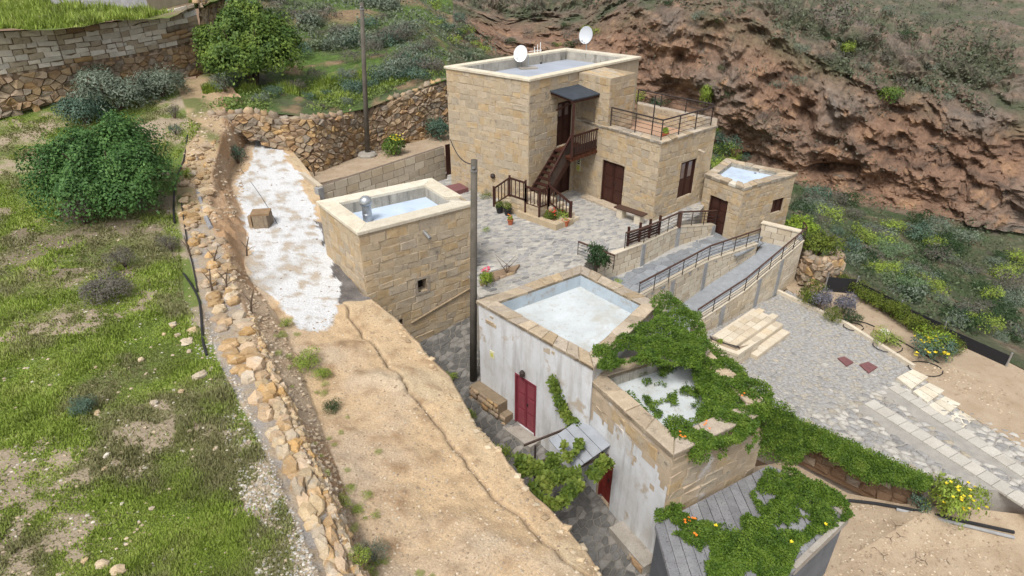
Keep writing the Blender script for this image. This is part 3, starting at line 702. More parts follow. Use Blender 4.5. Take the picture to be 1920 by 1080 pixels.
# ------------------------------------------------------------------ the tall house
HZ = 6.0
hL, hF, hR, hB = [at(x, y, HZ) for x, y in ((836,124),(993,148),(1199,106),(1062,90))]
b = (hR-hF); b.z = 0; b.normalize(); a = Vector((b.y, -b.x, 0))
hp = lambda t, p, z=0: Vector((hF.x, hF.y, 0))+b*t+a*p+ZUP*z
house = thing('stone_house', 'tall two storey sandstone house with dark brown doors, balcony and a flat roof carrying dishes', 'house', hF.lerp(hB, .5)-ZUP*HZ)
HP = [xy(hF), xy(hR), xy(hB), xy(hL)]
ud = on_wall(1046, 194, hF, b), on_wall(1070, 266, hF, b); ld = on_wall(1042, 303, hF, b), on_wall(1068, 358, hF, b)
FLOOR2 = 2.55
opU = (ud[0][0], ud[1][0], FLOOR2, ud[0][1]+.02); opD = (ld[0][0], ld[1][0], .02, 2.05)
HLen = (hR-hF).length
st = wall_body(house, HP, -1.0, HZ-.1, m_stone_w, {0: (opU, opD)}, skip=(1, 2), ch=(.22,.4), bl=(.28,.85))
st = [s for s in st if not (s[1].dot(a) > .9 and (sum(s[0], Vector())/len(s[0])-hF).dot(b) > 3.6 and s[0][0].z < 5.9)]
emit(house, st, m_stone_w, 'stone_block', 300, .012, .018, .2, 0, .28)
roof_with_parapet(house, HP, HZ-.1, .36, HZ-.54, m_coping, m_greyroof, m_inner, over=.07, th=.11)
du = door(house, HP[0], HP[1], *opU, m_wood, panes=True); dl = door(house, HP[0], HP[1], *opD, m_wood, panes=True)
# wing that stands forward of the front, with a blind arch
T0 = 3.5
eF = at(1240, 270, 3.6); eR = at(1343, 239, 3.6); w0 = hp(T0, 0); eu = Vector((eF.x-w0.x, eF.y-w0.y, 0)).normalized()
w1 = w0+eu*2.1; w2 = w1+b*2.05; w3 = w0+b*2.0
WING = [xy(w0+eu*.02), xy(w1), xy(w2), xy(w3)]
WINGZ = 5.85
wing_mb = MB()
ar0, ar1 = .12, 1.28; zs, zt = FLOOR2, 4.75
wall_face(wing_mb, w0, w1, 3.3, WINGZ, ((ar0, ar1, 3.3, zt+.02),), .25)
wing_mb.prism([p for p in [xy(w0-a*0+eu*.02), xy(w0+eu*.0+b*.26), xy(w1+b*.26), xy(w1)]], WINGZ-.001, WINGZ+.0)
wall_face(wing_mb, w1, w2, 3.3, WINGZ); wall_face(wing_mb, w2, w3, 3.3, WINGZ)
wing_mb.add([w0+ZUP*WINGZ, w1+ZUP*(WINGZ-.25), w2+ZUP*(WINGZ-.25), w3+ZUP*WINGZ], [(0,1,2,3)])
wn = Vector((eu.y, -eu.x, 0))
arch = []
for k in range(13):                                   # arched head of the niche, stepped out of a fan
    g = math.pi*k/12; arch.append((ar0+(ar1-ar0)*(.5-.5*math.cos(g)), zt-.3+.3*math.sin(g)))
for k in range(12):
    q = [(arch[k][0], arch[k][1]), (arch[k+1][0], arch[k+1][1]), (arch[k+1][0], zt+.03), (arch[k][0], zt+.03)]
    wing_mb.add([w0+eu*s_+ZUP*z_-wn*.003 for s_, z_ in q]+[w0+eu*s_+ZUP*z_-wn*.25 for s_, z_ in q], [(0,1,2,3),(4,5,1,0)])
wing_mb.add([w0+eu*s_+ZUP*z_-wn*.25 for s_, z_ in ((ar0,3.0),(ar1,3.0),(ar1,zt+.1),(ar0,zt+.1))], [(0,1,2,3)])
obj('wing_wall', wing_mb, m_mortar, house)
st = courses(w0, w1, 3.3, WINGZ-.02, ((ar0-.02, ar1+.02, 3.0, zt+.02),), (.2,.34), (.25,.6))+courses(w1, w2, 3.5, WINGZ-.27, (), (.22,.38), (.28,.7))
st += [([p-wn*.25 for p in poly], n_) for poly, n_ in courses(w0+eu*ar0, w0+eu*ar1, 3.3, zt-.35, (), (.2,.34), (.25,.6))]
tp = [w0+ZUP*WINGZ, w1+ZUP*(WINGZ-.25), w2+ZUP*(WINGZ-.25), w3+ZUP*WINGZ]; tn = (tp[1]-tp[0]).cross(tp[3]-tp[0]).normalized()
for i in range(4):
    for j in range(5):
        B_ = lambda s_, t_: tp[0].lerp(tp[3], s_).lerp(tp[1].lerp(tp[2], s_), t_)
        q = [B_(j/5, i/4), B_(j/5, (i+1)/4), B_((j+1)/5, (i+1)/4), B_((j+1)/5, i/4)]
        st.append((q, tn))
emit(house, st, m_stone_w, 'wing_block', 300, .012, .018, .2, 0, .28)
# canopy, balcony
ci = on_wall(1030, 172, hF, b), on_wall(1082, 154, hF, b); ct0, ct1, cz = ci[0][0], ci[1][0]+.1, ci[0][1]
can = MB(); P = [hp(ct0, .03, cz+.05), hp(ct1, .03, cz+.05), hp(ct1-.1, 1.5, cz-.15), hp(ct0+.0, 1.4, cz-.15)]
can.hexa([p-ZUP*.05 for p in P[::-1]]+[p for p in P[::-1]]); cano = obj('canopy', can, m_slate, house)
cb = MB()
for k in range(4):
    t = ct0+.1+(ct1-ct0-.2)*k/3; cb.bar(hp(t, .03, cz-.06), hp(t, 1.36, cz-.25), .07, .1)
cb.bar(hp(ct0+.02, 1.32, cz-.27), hp(ct1-.12, 1.4, cz-.27), .08, .12); cb.bar(hp(ct0+.5, .06, cz-.9), hp(ct0+.5, 1.2, cz-.3), .07, .07)
obj('frame', cb, m_wood, cano)
bt0, bt1, bd = 1.3, T0-.12, 1.5
bal = MB().prism([hp(1.9, .03), hp(1.9, 1.0), hp(bt0, 1.0), hp(bt0, bd), hp(bt1, bd), hp(T0-.03, .03)], FLOOR2-.1, FLOOR2-.04); balo = obj('balcony', bal, m_woodred, house)
jb = MB(); jb.bar(hp(bt0, bd-.03, FLOOR2-.17), hp(bt1, bd-.03, FLOOR2-.17), .1, .13)
obj('joist', jb, m_woodred, balo)
for k in range(6):
    t = bt0+.1+(bt1-bt0-.2)*k/5; obj('joist', MB().bar(hp(t, .03 if t > 1.9 else 1.0, FLOOR2-.17), hp(t, bd+.06, FLOOR2-.17), .08, .12), m_woodred, balo)
def balustrade(par, P0, P1, h=.95, n=10, low=.1, post=(True, True), ext=0.0, m=None, boards=0.0):
    m = m or m_wood; P0, P1 = Vector(P0), Vector(P1)
    r = MB().bar(P0+ZUP*h, P1+ZUP*h, .09, .07); obj('handrail', r, m, par)
    r = MB().bar(P0+ZUP*low, P1+ZUP*low, .05, .06); obj('bottom_rail', r, m, par)
    for k in range(n):
        q = P0.lerp(P1, (k+.5)/n); obj('baluster', MB().bar(q+ZUP*low, q+ZUP*h, .06, .045), m, par)
    for f, q in zip(post, (P0, P1)):
        if f: obj('post', MB().bar(q-ZUP*ext, q+ZUP*(h+.12), .1, .1), m, par)
pt0 = bt0
balustrade(balo, hp(pt0, bd, FLOOR2-.05), hp(bt1, bd, FLOOR2-.05), .98, 12)
for k in range(12):
    t0_, t1_ = pt0+(bt1-pt0)*(k+.04)/12, pt0+(bt1-pt0)*(k+.96)/12
    obj('kick_board', MB().hexa([hp(t_, p_, z_) for z_ in (FLOOR2, FLOOR2+.42) for t_, p_ in ((t0_, bd-.03), (t1_, bd-.03), (t1_, bd-.06), (t0_, bd-.06))]), m_woodgrey, balo)
obj('support_post', MB().bar(hp(pt0, bd, FLOOR2), hp(pt0, bd, cz-.28), .11, .11), m_wood, balo)
obj('wall_lamp', MB().lathe(hL.lerp(hF, .58)-ZUP*(HZ-1.15), [(.02,.02),(.12,.03),(.13,.12),(.06,.2)], 10, Vector(((hF-hL).y, -(hF-hL).x, 0))), m_iron, house)
sg = hp(T0+.02, .32, 1.62); su = eu
sgo = MB().hexa([w0+eu*s_+ZUP*z_+wn*k_ for z_ in (1.1, 1.85) for (s_, k_) in ((.2,.03),(.48,.03),(.48,.0),(.2,.0))])
sgn = obj('house_sign', sgo, m_signw, house)
def plate(parent, nm, P0_, u_, n_, s0, s1, z0, z1, k0, k1, m):
    return obj(nm, MB().hexa([P0_+u_*s_+ZUP*z_+n_*k_ for z_ in (z0, z1) for (s_, k_) in ((s0,k1),(s1,k1),(s1,k0),(s0,k0))]), m, parent)
plate(sgn, 'sign_emblem', w0, eu, wn, .26, .42, 1.58, 1.78, .03, .036, m_signk); plate(sgn, 'sign_line', w0, eu, wn, .25, .43, 1.47, 1.53, .03, .036, m_signk)
plate(sgn, 'sign_panel', w0, eu, wn, .23, .45, 1.13, 1.4, .03, .035, m_sign); plate(sgn, 'sign_cutout', w0, eu, wn, .31, .37, 1.63, 1.72, .036, .04, m_signw)

# ------------------------------------------------------------------ the lower house with the roof terrace
EZ = 3.6
e0 = xy(hp(T0, -.0)); eFx, eRx = xy(eF), xy(eR); eB = xy(at(1188, 205, EZ)); 
terr = thing('terrace_house', 'single storey sandstone house with an open roof terrace behind thin black railings', 'house', (eF.x, eF.y, 0))
EP = [e0, eFx, eRx, Vector((eB.x+.15, eB.y))]
le = (eFx-e0).length; eu3 = Vector((eFx.x-e0.x, eFx.y-e0.y, 0)).normalized(); fu3 = Vector((eRx.x-eFx.x, eRx.y-eFx.y, 0)).normalized()
E0, EF3 = Vector((e0.x, e0.y, 0)), Vector((eFx.x, eFx.y, 0))
d1, d2 = on_wall(1130, 302, E0, eu3), on_wall(1165, 383, E0, eu3); opE = (d1[0], d2[0], .05, 2.1)
w1_, w2_ = on_wall(1278, 306, EF3, fu3), on_wall(1298, 359, EF3, fu3); opW = (w1_[0], w2_[0], (w2_[1]-.1), w1_[1])
st = wall_body(terr, EP, -2.0, EZ, m_stone, {0: (opE,), 1: (opW,)}, skip=(2, 3), ch=(.2,.36), bl=(.25,.65))
emit(terr, st, [m_stone[0], m_stone[0], m_stone[2], m_stone[1]], 'stone_block', 300, .012, .018, .2, 0, .28)
de = door(terr, EP[0], EP[1], *opE, m_wood, rows=3)
wd = door(terr, EP[1], EP[2], *opW, m_wood, name='window', panes=True, rows=2)
dp = on_wall(1310, 281, EF3, fu3); obj('water_spout', MB().tube([EF3+fu3*dp[0]+ZUP*dp[1], EF3+fu3*dp[0]+ZUP*(dp[1]-.06)+Vector((fu3.y,-fu3.x,0))*.35], .05, 8), m_copstone, terr)
roof_with_parapet(terr, EP, EZ, .5, EZ-.35, m_copstone, m_tile, m_inner, over=.05, th=.1, stones=.55, joint=m_joint, skip=(2, 3))
inn = inset(EP, .4); inn0 = inset(EP, 0)
bw = MB().prism([inn0[2], inn0[3], inn[3], inn[2]], EZ-.5, EZ+.42); obj('back_parapet', bw, m_copstone, terr)
ssk = courses(inn[3], inn[2], EZ-.3, EZ+.4, (), (.2,.3), (.3,.7)); emit(terr, ssk, m_stone, 'parapet_block', 300, .02, .012)
def railing(par, pts, h=.9, wires=4, gap=1.3, m=m_iron, mt=None, r=.028, rt=.035):
    pts = [Vector(p) for p in pts]
    o = obj('top_rail', MB().tube([p+ZUP*h for p in pts], rt, 6), mt or m, par)
    wm = MB()
    for k in range(wires): wm.tube([p+ZUP*h*(.14+.68*k/max(wires-1, 1)) for p in pts], .011, 4)
    obj('wire', wm, m, par)
    for i in range(len(pts)-1):
        L = (pts[i+1]-pts[i]).length; k = max(1, round(L/gap))
        for j in range(k+(1 if i == len(pts)-2 else 0)):
            q = pts[i].lerp(pts[i+1], j/k); obj('post', MB().tube([q, q+ZUP*h], r, 6), m, par)
rin = inset(EP, .2)
V3 = lambda p, z: Vector((p[0], p[1], z))
rail = thing('terrace_railing', 'thin black wire railing around the roof terrace of the lower house', 'railing', V3(rin[1], EZ+.1))
q0 = V3(Vector((w1.x, w1.y))+Vector((b.x, b.y))*.2, EZ+.1)
railing(rail, [q0+eu*.05, V3(rin[1], EZ+.1), V3(rin[2], EZ+.1)], .85, 4, 1.4); railing(rail, [V3(rin[2], EZ+.44), V3(rin[3], EZ+.44)], .62, 3, 1.6)
mt = at(1221, 257, EZ-.3); tag(obj('antenna_mast', MB().tube([mt, mt+ZUP*1.9], .03, 6).lathe(mt, [(.2,0),(.2,.06),(.05,.1)], 10), m_iron), 'slim dark mast standing on the terracotta roof terrace', 'mast')
pt = at(1246, 262, EZ-.32)
def pot(name, label, p, r, h, m, sp, pr_, ph, n=350, leaf=.06, fl=None, group=None):
    t = thing(name, label, 'plant pot', p, group)
    obj('pot', MB().lathe(p, [(r*.68, 0), (r*.95, h*.86), (r*1.08, h*.88), (r*1.08, h), (r*.92, h), (r*.88, h*.9)], 16), m, t, False)
    mobj('foliage', bush_mesh(sp, random.randrange(4), n, leaf/pr_, 4), t, (0, 0, h*.85), random.random()*6, (pr_, pr_, ph))
    if fl: flowers(t, [p+Vector((random.uniform(-pr_, pr_)*.7, random.uniform(-pr_, pr_)*.7, h+ph*random.uniform(.5, 1))) for _ in range(fl[1])], m_flow[fl[0]], .05)
    return t
pot('potted_plant', 'small terracotta pot with a yellow-green plant on the roof terrace', pt, .17, .32, m_terra, 'yellowgreen', .16, .3)

# ------------------------------------------------------------------ small annex at the right end
AZ = 1.4
aP = [at(x, y, AZ) for x, y in ((1322,331),(1394,357),(1492,330),(1362,303))]; AP = [xy(p) for p in aP]
ann = thing('stone_outbuilding', 'small sandstone annex with a sunken pale blue roof beside the ravine', 'outbuilding', (aP[1].x, aP[1].y, -1.2))
u0 = (aP[1]-aP[0]).normalized(); u1 = (aP[2]-aP[1]).normalized()
o1, o2 = on_wall(1332, 365, aP[0], u0), on_wall(1358, 421, aP[0], u0); A_op = (o1[0], o2[0], -1.18, o1[1])
o3, o4 = on_wall(1450, 374, aP[1], u1), on_wall(1466, 391, aP[1], u1); A_w = (o3[0], o4[0], o4[1]-.12, o3[1]-.05)
st = wall_body(ann, AP, -3.2, AZ, m_stone, {0: (A_op,), 1: (A_w,)}, skip=(2, 3), ch=(.18,.3), bl=(.25,.6))
emit(ann, st, [m_stone[1], m_stone[0], m_stone[1], m_stone[2]], 'stone_block', 300, .014, .018, .2, 0, .3)
door(ann, AP[0], AP[1], *A_op, m_wood, rows=3); door(ann, AP[1], AP[2], *A_w, m_wood, name='window', rows=1, panes=False)
roof_with_parapet(ann, AP, AZ, .42, AZ-.08, m_copstone, m_blue, m_inner, over=.04, th=.15, stones=.45, joint=m_joint, notch=(0, .55, .8))
va = at(1415, 329, AZ-.2); obj('roof_vent', MB().lathe(va, [(.1,0),(.12,.05),(.12,.1),(.03,.14)], 12), m_blackp, ann)

# ------------------------------------------------------------------ oven house in the middle
OZ = 2.8
oP = [at(x, y, OZ) for x, y in ((597,378),(672,435),(885,381),(808,335))]; OP = [xy(p) for p in oP]
ov = thing('stone_outbuilding', 'square sandstone outbuilding with a cream parapet, sunken blue roof and steel chimney', 'outbuilding', (oP[1].x, oP[1].y, -2.0))
u1 = (oP[2]-oP[1]).normalized(); n1_ = Vector((u1.y, -u1.x, 0))
o1, o2 = on_wall(782, 526, oP[1], u1), on_wall(801, 543, oP[1], u1); o_w = (o1[0], o2[0], min(o1[1], o2[1])+.0, max(o1[1], o2[1]))
o3, o4 = on_wall(748, 600, oP[1], u1), on_wall(757, 618, oP[1], u1); o_v = (o3[0], o4[0], min(o3[1], o4[1]), max(o3[1], o4[1]))
st = wall_body(ov, OP, -2.6, OZ, m_stone_w, {1: (o_w, o_v)}, skip=(2, 3), ch=(.22,.36), bl=(.3,.85), depth=.35)
emit(ov, st, [m_stone[1], m_stone[1], m_stone[0], m_stone[2]], 'stone_block', 300, .012, .016, .2, 0, .28)
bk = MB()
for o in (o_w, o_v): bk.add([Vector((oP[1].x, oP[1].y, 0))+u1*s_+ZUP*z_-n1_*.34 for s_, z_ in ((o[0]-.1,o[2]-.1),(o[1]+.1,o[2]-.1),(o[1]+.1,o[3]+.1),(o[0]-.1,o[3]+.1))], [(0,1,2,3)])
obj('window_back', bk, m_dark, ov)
O0 = Vector((oP[1].x, oP[1].y, 0))
fr = MB()
for (s0, s1, z0, z1) in ((o_w[0]-.1, o_w[0], o_w[2]-.1, o_w[3]+.1), (o_w[1], o_w[1]+.1, o_w[2]-.1, o_w[3]+.1), (o_w[0], o_w[1], o_w[3], o_w[3]+.1), (o_w[0], o_w[1], o_w[2]-.1, o_w[2])):
    fr.hexa([O0+u1*s_+ZUP*z_+n1_*k_ for z_ in (z0, z1) for (s_, k_) in ((s0,.035),(s1,.035),(s1,-.05),(s0,-.05))])
obj('window_surround', fr, m_copstone, ov)
roof_with_parapet(ov, OP, OZ-.1, .55, OZ-.5, m_coping, m_blue, m_inner, over=.06, th=.12, notch=(2, .08, .27))
pb = on_wall(770, 605, oP[1], u1); pe = on_wall(880, 540, oP[1], u1)
ld_ = MB().bar(O0+u1*pb[0]+ZUP*pb[1]+n1_*.04, O0+u1*pe[0]+ZUP*pe[1]+n1_*.04, .06, .035); obj('ledge', ld_, m_copstone, ov)
pt = at(690, 414, OZ-.5)
ch = thing('chimney', 'galvanised steel chimney pipe with a round cowl on the blue roof of the outbuilding', 'chimney', pt)
obj('pipe', MB().lathe(pt, [(.2,0),(.2,.02),(.17,.03),(.17,.25),(.178,.26),(.178,.29),(.17,.3),(.17,.62)], 18), m_steel, ch)
obj('cowl', MB().lathe(pt+ZUP*.62, [(.15,0),(.21,.03),(.23,.12),(.2,.24),(.12,.31),(.02,.34)], 18), m_steel, ch, True)
sp_ = on_wall(795, 434, oP[1], u1); s0 = O0+u1*sp_[0]+ZUP*sp_[1]
obj('drain_spout', MB().tube([s0-n1_*.02, s0+n1_*.42-ZUP*.12], .06, 10), m_steel, ov)
# ------------------------------------------------------------------ stair up to the balcony, with its stone landing
stair = thing('outside_stair', 'dark brown wooden stair on a stone landing climbing to the balcony of the tall house', 'stairs', hp(-.4, .6))
LZ = .8; lt0, lt1, lp0, lp1 = -1.02, .15, -.25, 1.6
land = MB().prism([hp(lt0, lp0), hp(lt0, lp1), hp(lt1, lp1), hp(lt1, lp0)], -.2, LZ); obj('landing', land, m_mortar, stair)
lst = courses(hp(lt0, lp0), hp(lt0, lp1), 0, LZ, (), (.24,.3), (.35,.7))+courses(hp(lt0, lp1), hp(lt1, lp1), 0, LZ, (), (.24,.3), (.35,.7))
q = [hp(lt0, lp0, LZ), hp(lt0, lp1, LZ), hp(lt1, lp1, LZ), hp(lt1, lp0, LZ)]
lst += paving([xy(p) for p in q], lambda x, y: LZ, .45, .45, math.atan2(b.y, b.x), .12)
def side_steps(name, pa, pb, t0, t1, k, z1):
    for i in range(k):
        f0, f1 = i/k, (i+1)/k; z = z1*(1-(i+1)/(k+1))
        q = [hp(t0, pa+(pb-pa)*f0), hp(t1, pa+(pb-pa)*f0), hp(t1, pa+(pb-pa)*f1), hp(t0, pa+(pb-pa)*f1)]
        obj(name, MB().prism(q, -.2, z), m_block[1], stair)
side_steps('step', lp0, -1.35, lt0, lt0+1.0, 3, LZ)
side_steps('step', lp1, 2.75, -.45, lt1+.35, 4, LZ)
emit(stair, lst, m_stone, 'stone_block', 300, .015, .012)
bz = LZ
def rail_h(t, p, z): return hp(t, p, z)
balustrade(stair, hp(lt0, -1.3, .02), hp(lt0, lp0, LZ), .9, 5, .1, (True, True))
balustrade(stair, hp(lt0, lp0, LZ), hp(lt0, .75, LZ), .9, 4, .08, (False, True))
balustrade(stair, hp(lt0, .75, LZ-.12), hp(lt0, lp1, LZ-.12), .85, 4, .08, (True, True), .5)
balustrade(stair, hp(lt0, lp1, LZ-.12), hp(-.42, lp1+.03, LZ-.12), .85, 4, .08, (False, True), .5)
balustrade(stair, hp(-.42, lp1+.03, LZ), hp(-.1, 2.7, .1), .85, 7, .08, (True, True), .2)
# wooden flight along the front wall
f0, f1 = .15, 1.92
sw = 1.1; NST = 8
for p_ in (.08, sw):
    obj('stringer', MB().bar(hp(f0, p_, LZ+.02), hp(f1, p_, FLOOR2-.12), .06, .26), m_wood, stair)
for k in range(NST):
    t = f0+(f1-f0)*(k+.5)/NST; z = LZ+(FLOOR2-LZ)*(k+.6)/NST
    obj('tread', MB().hexa([hp(t-.13, .1, z), hp(t-.13, sw, z), hp(t+.13, sw, z), hp(t+.13, .1, z), hp(t-.13, .1, z+.05), hp(t-.13, sw, z+.05), hp(t+.13, sw, z+.05), hp(t+.13, .1, z+.05)]), m_wood, stair)
obj('handrail', MB().bar(hp(f0+.05, sw, LZ+.95), hp(f1-.1, sw, FLOOR2+.9), .09, .08), m_wood, stair)
for k in range(3): obj('mid_rail', MB().bar(hp(f0+.05, sw, LZ+.25+.2*k), hp(f1-.1, sw, FLOOR2+.22+.2*k), .03, .15), m_woodgrey, stair)
obj('post', MB().bar(hp(f0+.05, sw, LZ), hp(f0+.05, sw, LZ+1.05), .1, .1), m_wood, stair)
# planter bed at the foot of the landing
pbed = thing('planter_bed', 'low stone planter bed of red flowers in front of the stair landing', 'planter', hp(-.9, 2.0))
PB = [hp(-1.2, .35), hp(-1.2, 2.75), hp(-.1, 2.85), hp(-.1, 2.5), hp(-.92, 2.4), hp(-.92, .35)]
obj('curb', MB().prism(PB, -.05, .28), m_stone[0], pbed)
obj('soil', MB().prism([hp(-.95, 1.6), hp(-.95, 2.45), hp(-.1, 2.52), hp(-.1, 1.6)], 0, .2), m_soild, pbed)
for k, (t, p, s) in enumerate(((-.75, 1.95, .34), (-.45, 2.1, .36), (-.2, 2.3, .4))):
    mobj('plant', bush_mesh('hedge' if k < 2 else 'grass', k, 450, .2, 4), pbed, hp(t, p, .15)-pbed.location, k, (s, s, .45))
flowers(pbed, [hp(random.uniform(-.85, -.2), random.uniform(1.8, 2.4), random.uniform(.45, .62)) for _ in range(16)], m_flow['red'], .06)

# ------------------------------------------------------------------ bench, pots and small courtyard things
pb0, pb1 = at(1163, 388, .45), at(1206, 402, .45)
bench = thing('bench', 'brown plank bench on two cut stone blocks against the terrace house wall', 'bench', V(pb0.x, pb0.y, 0))
bu = (pb1-pb0).normalized(); bn = V(bu.y, -bu.x, 0)
obj('seat', MB().hexa([pb0+bu*s_+bn*k_+ZUP*z_ for z_ in (0, .06) for s_, k_ in ((-.15,.3),((pb1-pb0).length+.15,.3),((pb1-pb0).length+.15,-.12),(-.15,-.12))]), m_railwood, bench)
for s_ in (.0, (pb1-pb0).length-.3): obj('support', MB().box(pb0+bu*(s_+.15)+bn*.08-ZUP*.225, (.32, .34, .44), math.atan2(bu.y, bu.x)), m_block[0], bench)
pot('potted_plant', 'black pot with a pale green plant, left of the pair by the stair foot', at(937, 399, 0), .19, .32, m_blackp, 'hedge', .26, .36)
pot('potted_plant', 'black pot with a pale green plant, right of the pair by the stair foot', at(952, 403, 0), .19, .32, m_blackp, 'hedge', .26, .36)
pot('potted_plant', 'small orange pot with an orange flower by the corner of the planter bed', at(957, 421, 0), .14, .25, m_terra, 'yellowgreen', .15, .22, 150, .06, ('orange', 5))
pot('potted_plant', 'empty looking terracotta pot right of the red flower bed', at(1060, 424, 0), .17, .3, m_terra, 'grass', .1, .1, 60, .05)
shrub('shrub', 'round yellow-green cushion plant on the courtyard paving by the pole', 'plant', at(912, 435, 0), .22, .3, 'yellowgreen', 500, .12, branch=False)
shrub('shrub', 'dry ochre cushion plant against the left wall of the tall house', 'plant', at(910, 372, 0), .4, .45, 'hedge', 700, .1, branch=False)
shrub('shrub', 'leafy green shrub in the corner under the balcony', 'shrub', at(1103, 360, 0), .42, .7, 'hedge', 800, .16)
shrub('shrub', 'loose dark shrub beside the corner under the balcony', 'shrub', at(1090, 352, 0), .34, .75, 'dark', 500, .16)
tag(obj('door_step', MB().prism([xy(p) for p in [E0+eu3*s_+V(eu3.y, -eu3.x, 0)*k_ for s_, k_ in ((opE[0]-.9,.02),(opE[0]-.9,.5),(opE[1]+.3,.5),(opE[1]+.3,.02))]], 0, .09), m_copstone), 'worn stone threshold in front of the brown door of the terrace house', 'doorstep')
bs = al(868, 350); rs = at(868, 349, .2)
tag(obj('stone_slab', MB().prism([xy(at(x, y, .22)) for x, y in ((832,349),(850,360),(878,352),(862,343))], 0, .22), m_cover), 'flat reddish step slab between the block wall and the tall house', 'slab')

# ------------------------------------------------------------------ block wall with the brown gate
bp0 = at(597, 351, 1.45); bp1 = at(833, 275, 1.45)
bwt = thing('block_wall', 'pale block garden wall running from the white rock to the tall house', 'wall', V(bp0.x, bp0.y, .3))
pb_, ub_, nb_, Lb_ = wall_frame(bp0, bp1)
obj('wall', MB().prism([xy(pb_), xy(pb_+ub_*Lb_), xy(pb_+ub_*Lb_-nb_*.2), xy(pb_-nb_*.2)], -.6, 1.45), m_blockjoint, bwt)
emit(bwt, courses(pb_, pb_+ub_*Lb_, -.45, 1.45, (), (.37,.39), (.72,.78), jit=.006), m_block, 'block', 300, .012, .018, .1, 0, .15)
bp2 = at(563, 316, 1.7); p2_, u2_, n2_, L2_ = wall_frame(bp2, bp0)
obj('return_wall', MB().prism([xy(p2_), xy(p2_+u2_*(L2_-.02)), xy(p2_+u2_*(L2_-.02)+V(.18,.1,0)), xy(p2_+V(.18,.1,0))], .0, 1.5), m_block[1], bwt)
obj('pillar', MB().box(V(bp0.x, bp0.y, .62)+nb_*.02, (.3, .3, 1.64), math.atan2(ub_.y, ub_.x)), m_pillar, bwt)
g0, g1 = at(832, 271, 1.7), at(846, 268, 1.7)
gt = thing('gate', 'narrow dark brown plank gate between block wall and tall house', 'gate', V(g0.x, g0.y, 0))
for k in range(4):
    q0, q1 = V(g0.x, g0.y, 0).lerp(V(g1.x, g1.y, 0), k/4+.01), V(g0.x, g0.y, 0).lerp(V(g1.x, g1.y, 0), (k+1)/4-.01)
    obj('plank', MB().hexa([q0+nb_*.12, q1+nb_*.12, q1+nb_*.08, q0+nb_*.08]+[p+ZUP*1.7 for p in (q0+nb_*.12, q1+nb_*.12, q1+nb_*.08, q0+nb_*.08)]), m_wood, gt)

# ------------------------------------------------------------------ ramps and their walls
def ramp_wall(label, pts, tops, bots, thick=.22, pillars=(), ztop_cap=.05, flip=False):
    """pts: plan points left to right seen from the camera; tops / bottoms: heights at those points"""
    t = thing('ramp_wall', label, 'wall', V(pts[0].x, pts[0].y, bots[0]))
    body = MB(); st = []
    for i in range(len(pts)-1):
        p, u, n, L = wall_frame(pts[i], pts[i+1])
        e0_, e1_ = p, p+u*L
        body.hexa([V3(e0_, bots[i]-.3), V3(e1_, bots[i+1]-.3), V3(e1_-n*thick, bots[i+1]-.3), V3(e0_-n*thick, bots[i]-.3),
                   V3(e0_, tops[i]), V3(e1_, tops[i+1]), V3(e1_-n*thick, tops[i+1]), V3(e0_-n*thick, tops[i])])
        h = max(tops[i]-bots[i], tops[i+1]-bots[i+1]); k = max(1, round(h/.3))
        tf = lambda s, i=i: tops[i]+(tops[i+1]-tops[i])*s
        bf = lambda s, i=i: bots[i]+(bots[i+1]-bots[i])*s
        st += courses(p, e1_, 0, 1, (), (1/k-.001, 1/k+.001), (.42, .66), tf, bf, jit=.004)
        cp_ = MB().hexa([V3(e0_+n*.03, tops[i]), V3(e1_+n*.03, tops[i+1]), V3(e1_-n*(thick+.03), tops[i+1]), V3(e0_-n*(thick+.03), tops[i]),
                         V3(e0_+n*.03, tops[i]+ztop_cap), V3(e1_+n*.03, tops[i+1]+ztop_cap), V3(e1_-n*(thick+.03), tops[i+1]+ztop_cap), V3(e0_-n*(thick+.03), tops[i]+ztop_cap)])
        obj('coping', cp_, m_block[0], t)
        for f in pillars:
            if i <= f < i+1:
                g = f-i; c = p+u*L*g; zt_ = tops[i]+(tops[i+1]-tops[i])*g-.02; zb_ = bots[i]+(bots[i+1]-bots[i])*g-.2
                obj('pillar', MB().hexa([V3(c+u*s_+n*k_, z_) for z_ in (zb_, zt_) for s_, k_ in ((-.13,.05),(.13,.05),(.13,-.1),(-.13,-.1))]), m_pillar, t)
    obj('wall', body, m_blockjoint, t)
    st = [s for s in st if (s[0][2]-s[0][1]).length > .05 or True]
    emit(t, st, m_block, 'block', 300, .012, .017, .1, 0, .15)
    return t
W1 = [at(1118,532,-1.0), at(1202,498,-1.0), at(1267,462,-1.05), at(1337,439,-1.15)]
W1t = [.03, .03, -.1, -.68]
ramp_wall('cut block wall between courtyard and upper ramp, below the brown wooden gate', W1, W1t, [-1.05,-1.05,-1.1,-1.2], .2, (1.0, 2.0, 2.97))
W2 = [at(1196,566,-1.0), at(1222,549,-1.0), at(1327,493,-1.0), at(1420,460,-1.05)]
ramp_wall('cut block wall carrying the middle handrail between upper and lower ramp', W2, [-.92,-.92,-.93,-.98], [-2.75,-2.7,-2.3,-1.5], .2, (1.35, 1.96))
W3 = [at(1300,634,-3.0), at(1386,592,-3.0), at(1487,531,-3.0)]
ramp_wall('outer cut block wall of the lower ramp facing the cobbled plaza', W3, [-2.3,-1.8,-.78], [-3.1,-3.1,-3.1], .22, (.55, 1.25, 1.62))
kb_ = W3[2]; W4 = [at(1428,421,-.55), at(1502,439,-.55)]
cw = thing('ramp_wall', 'short end wall of pale blocks closing the ramp landing at the right', 'wall', V(W4[0].x, W4[0].y, -1.3))
p4, u4, n4, L4 = wall_frame(W4[0], W4[1])
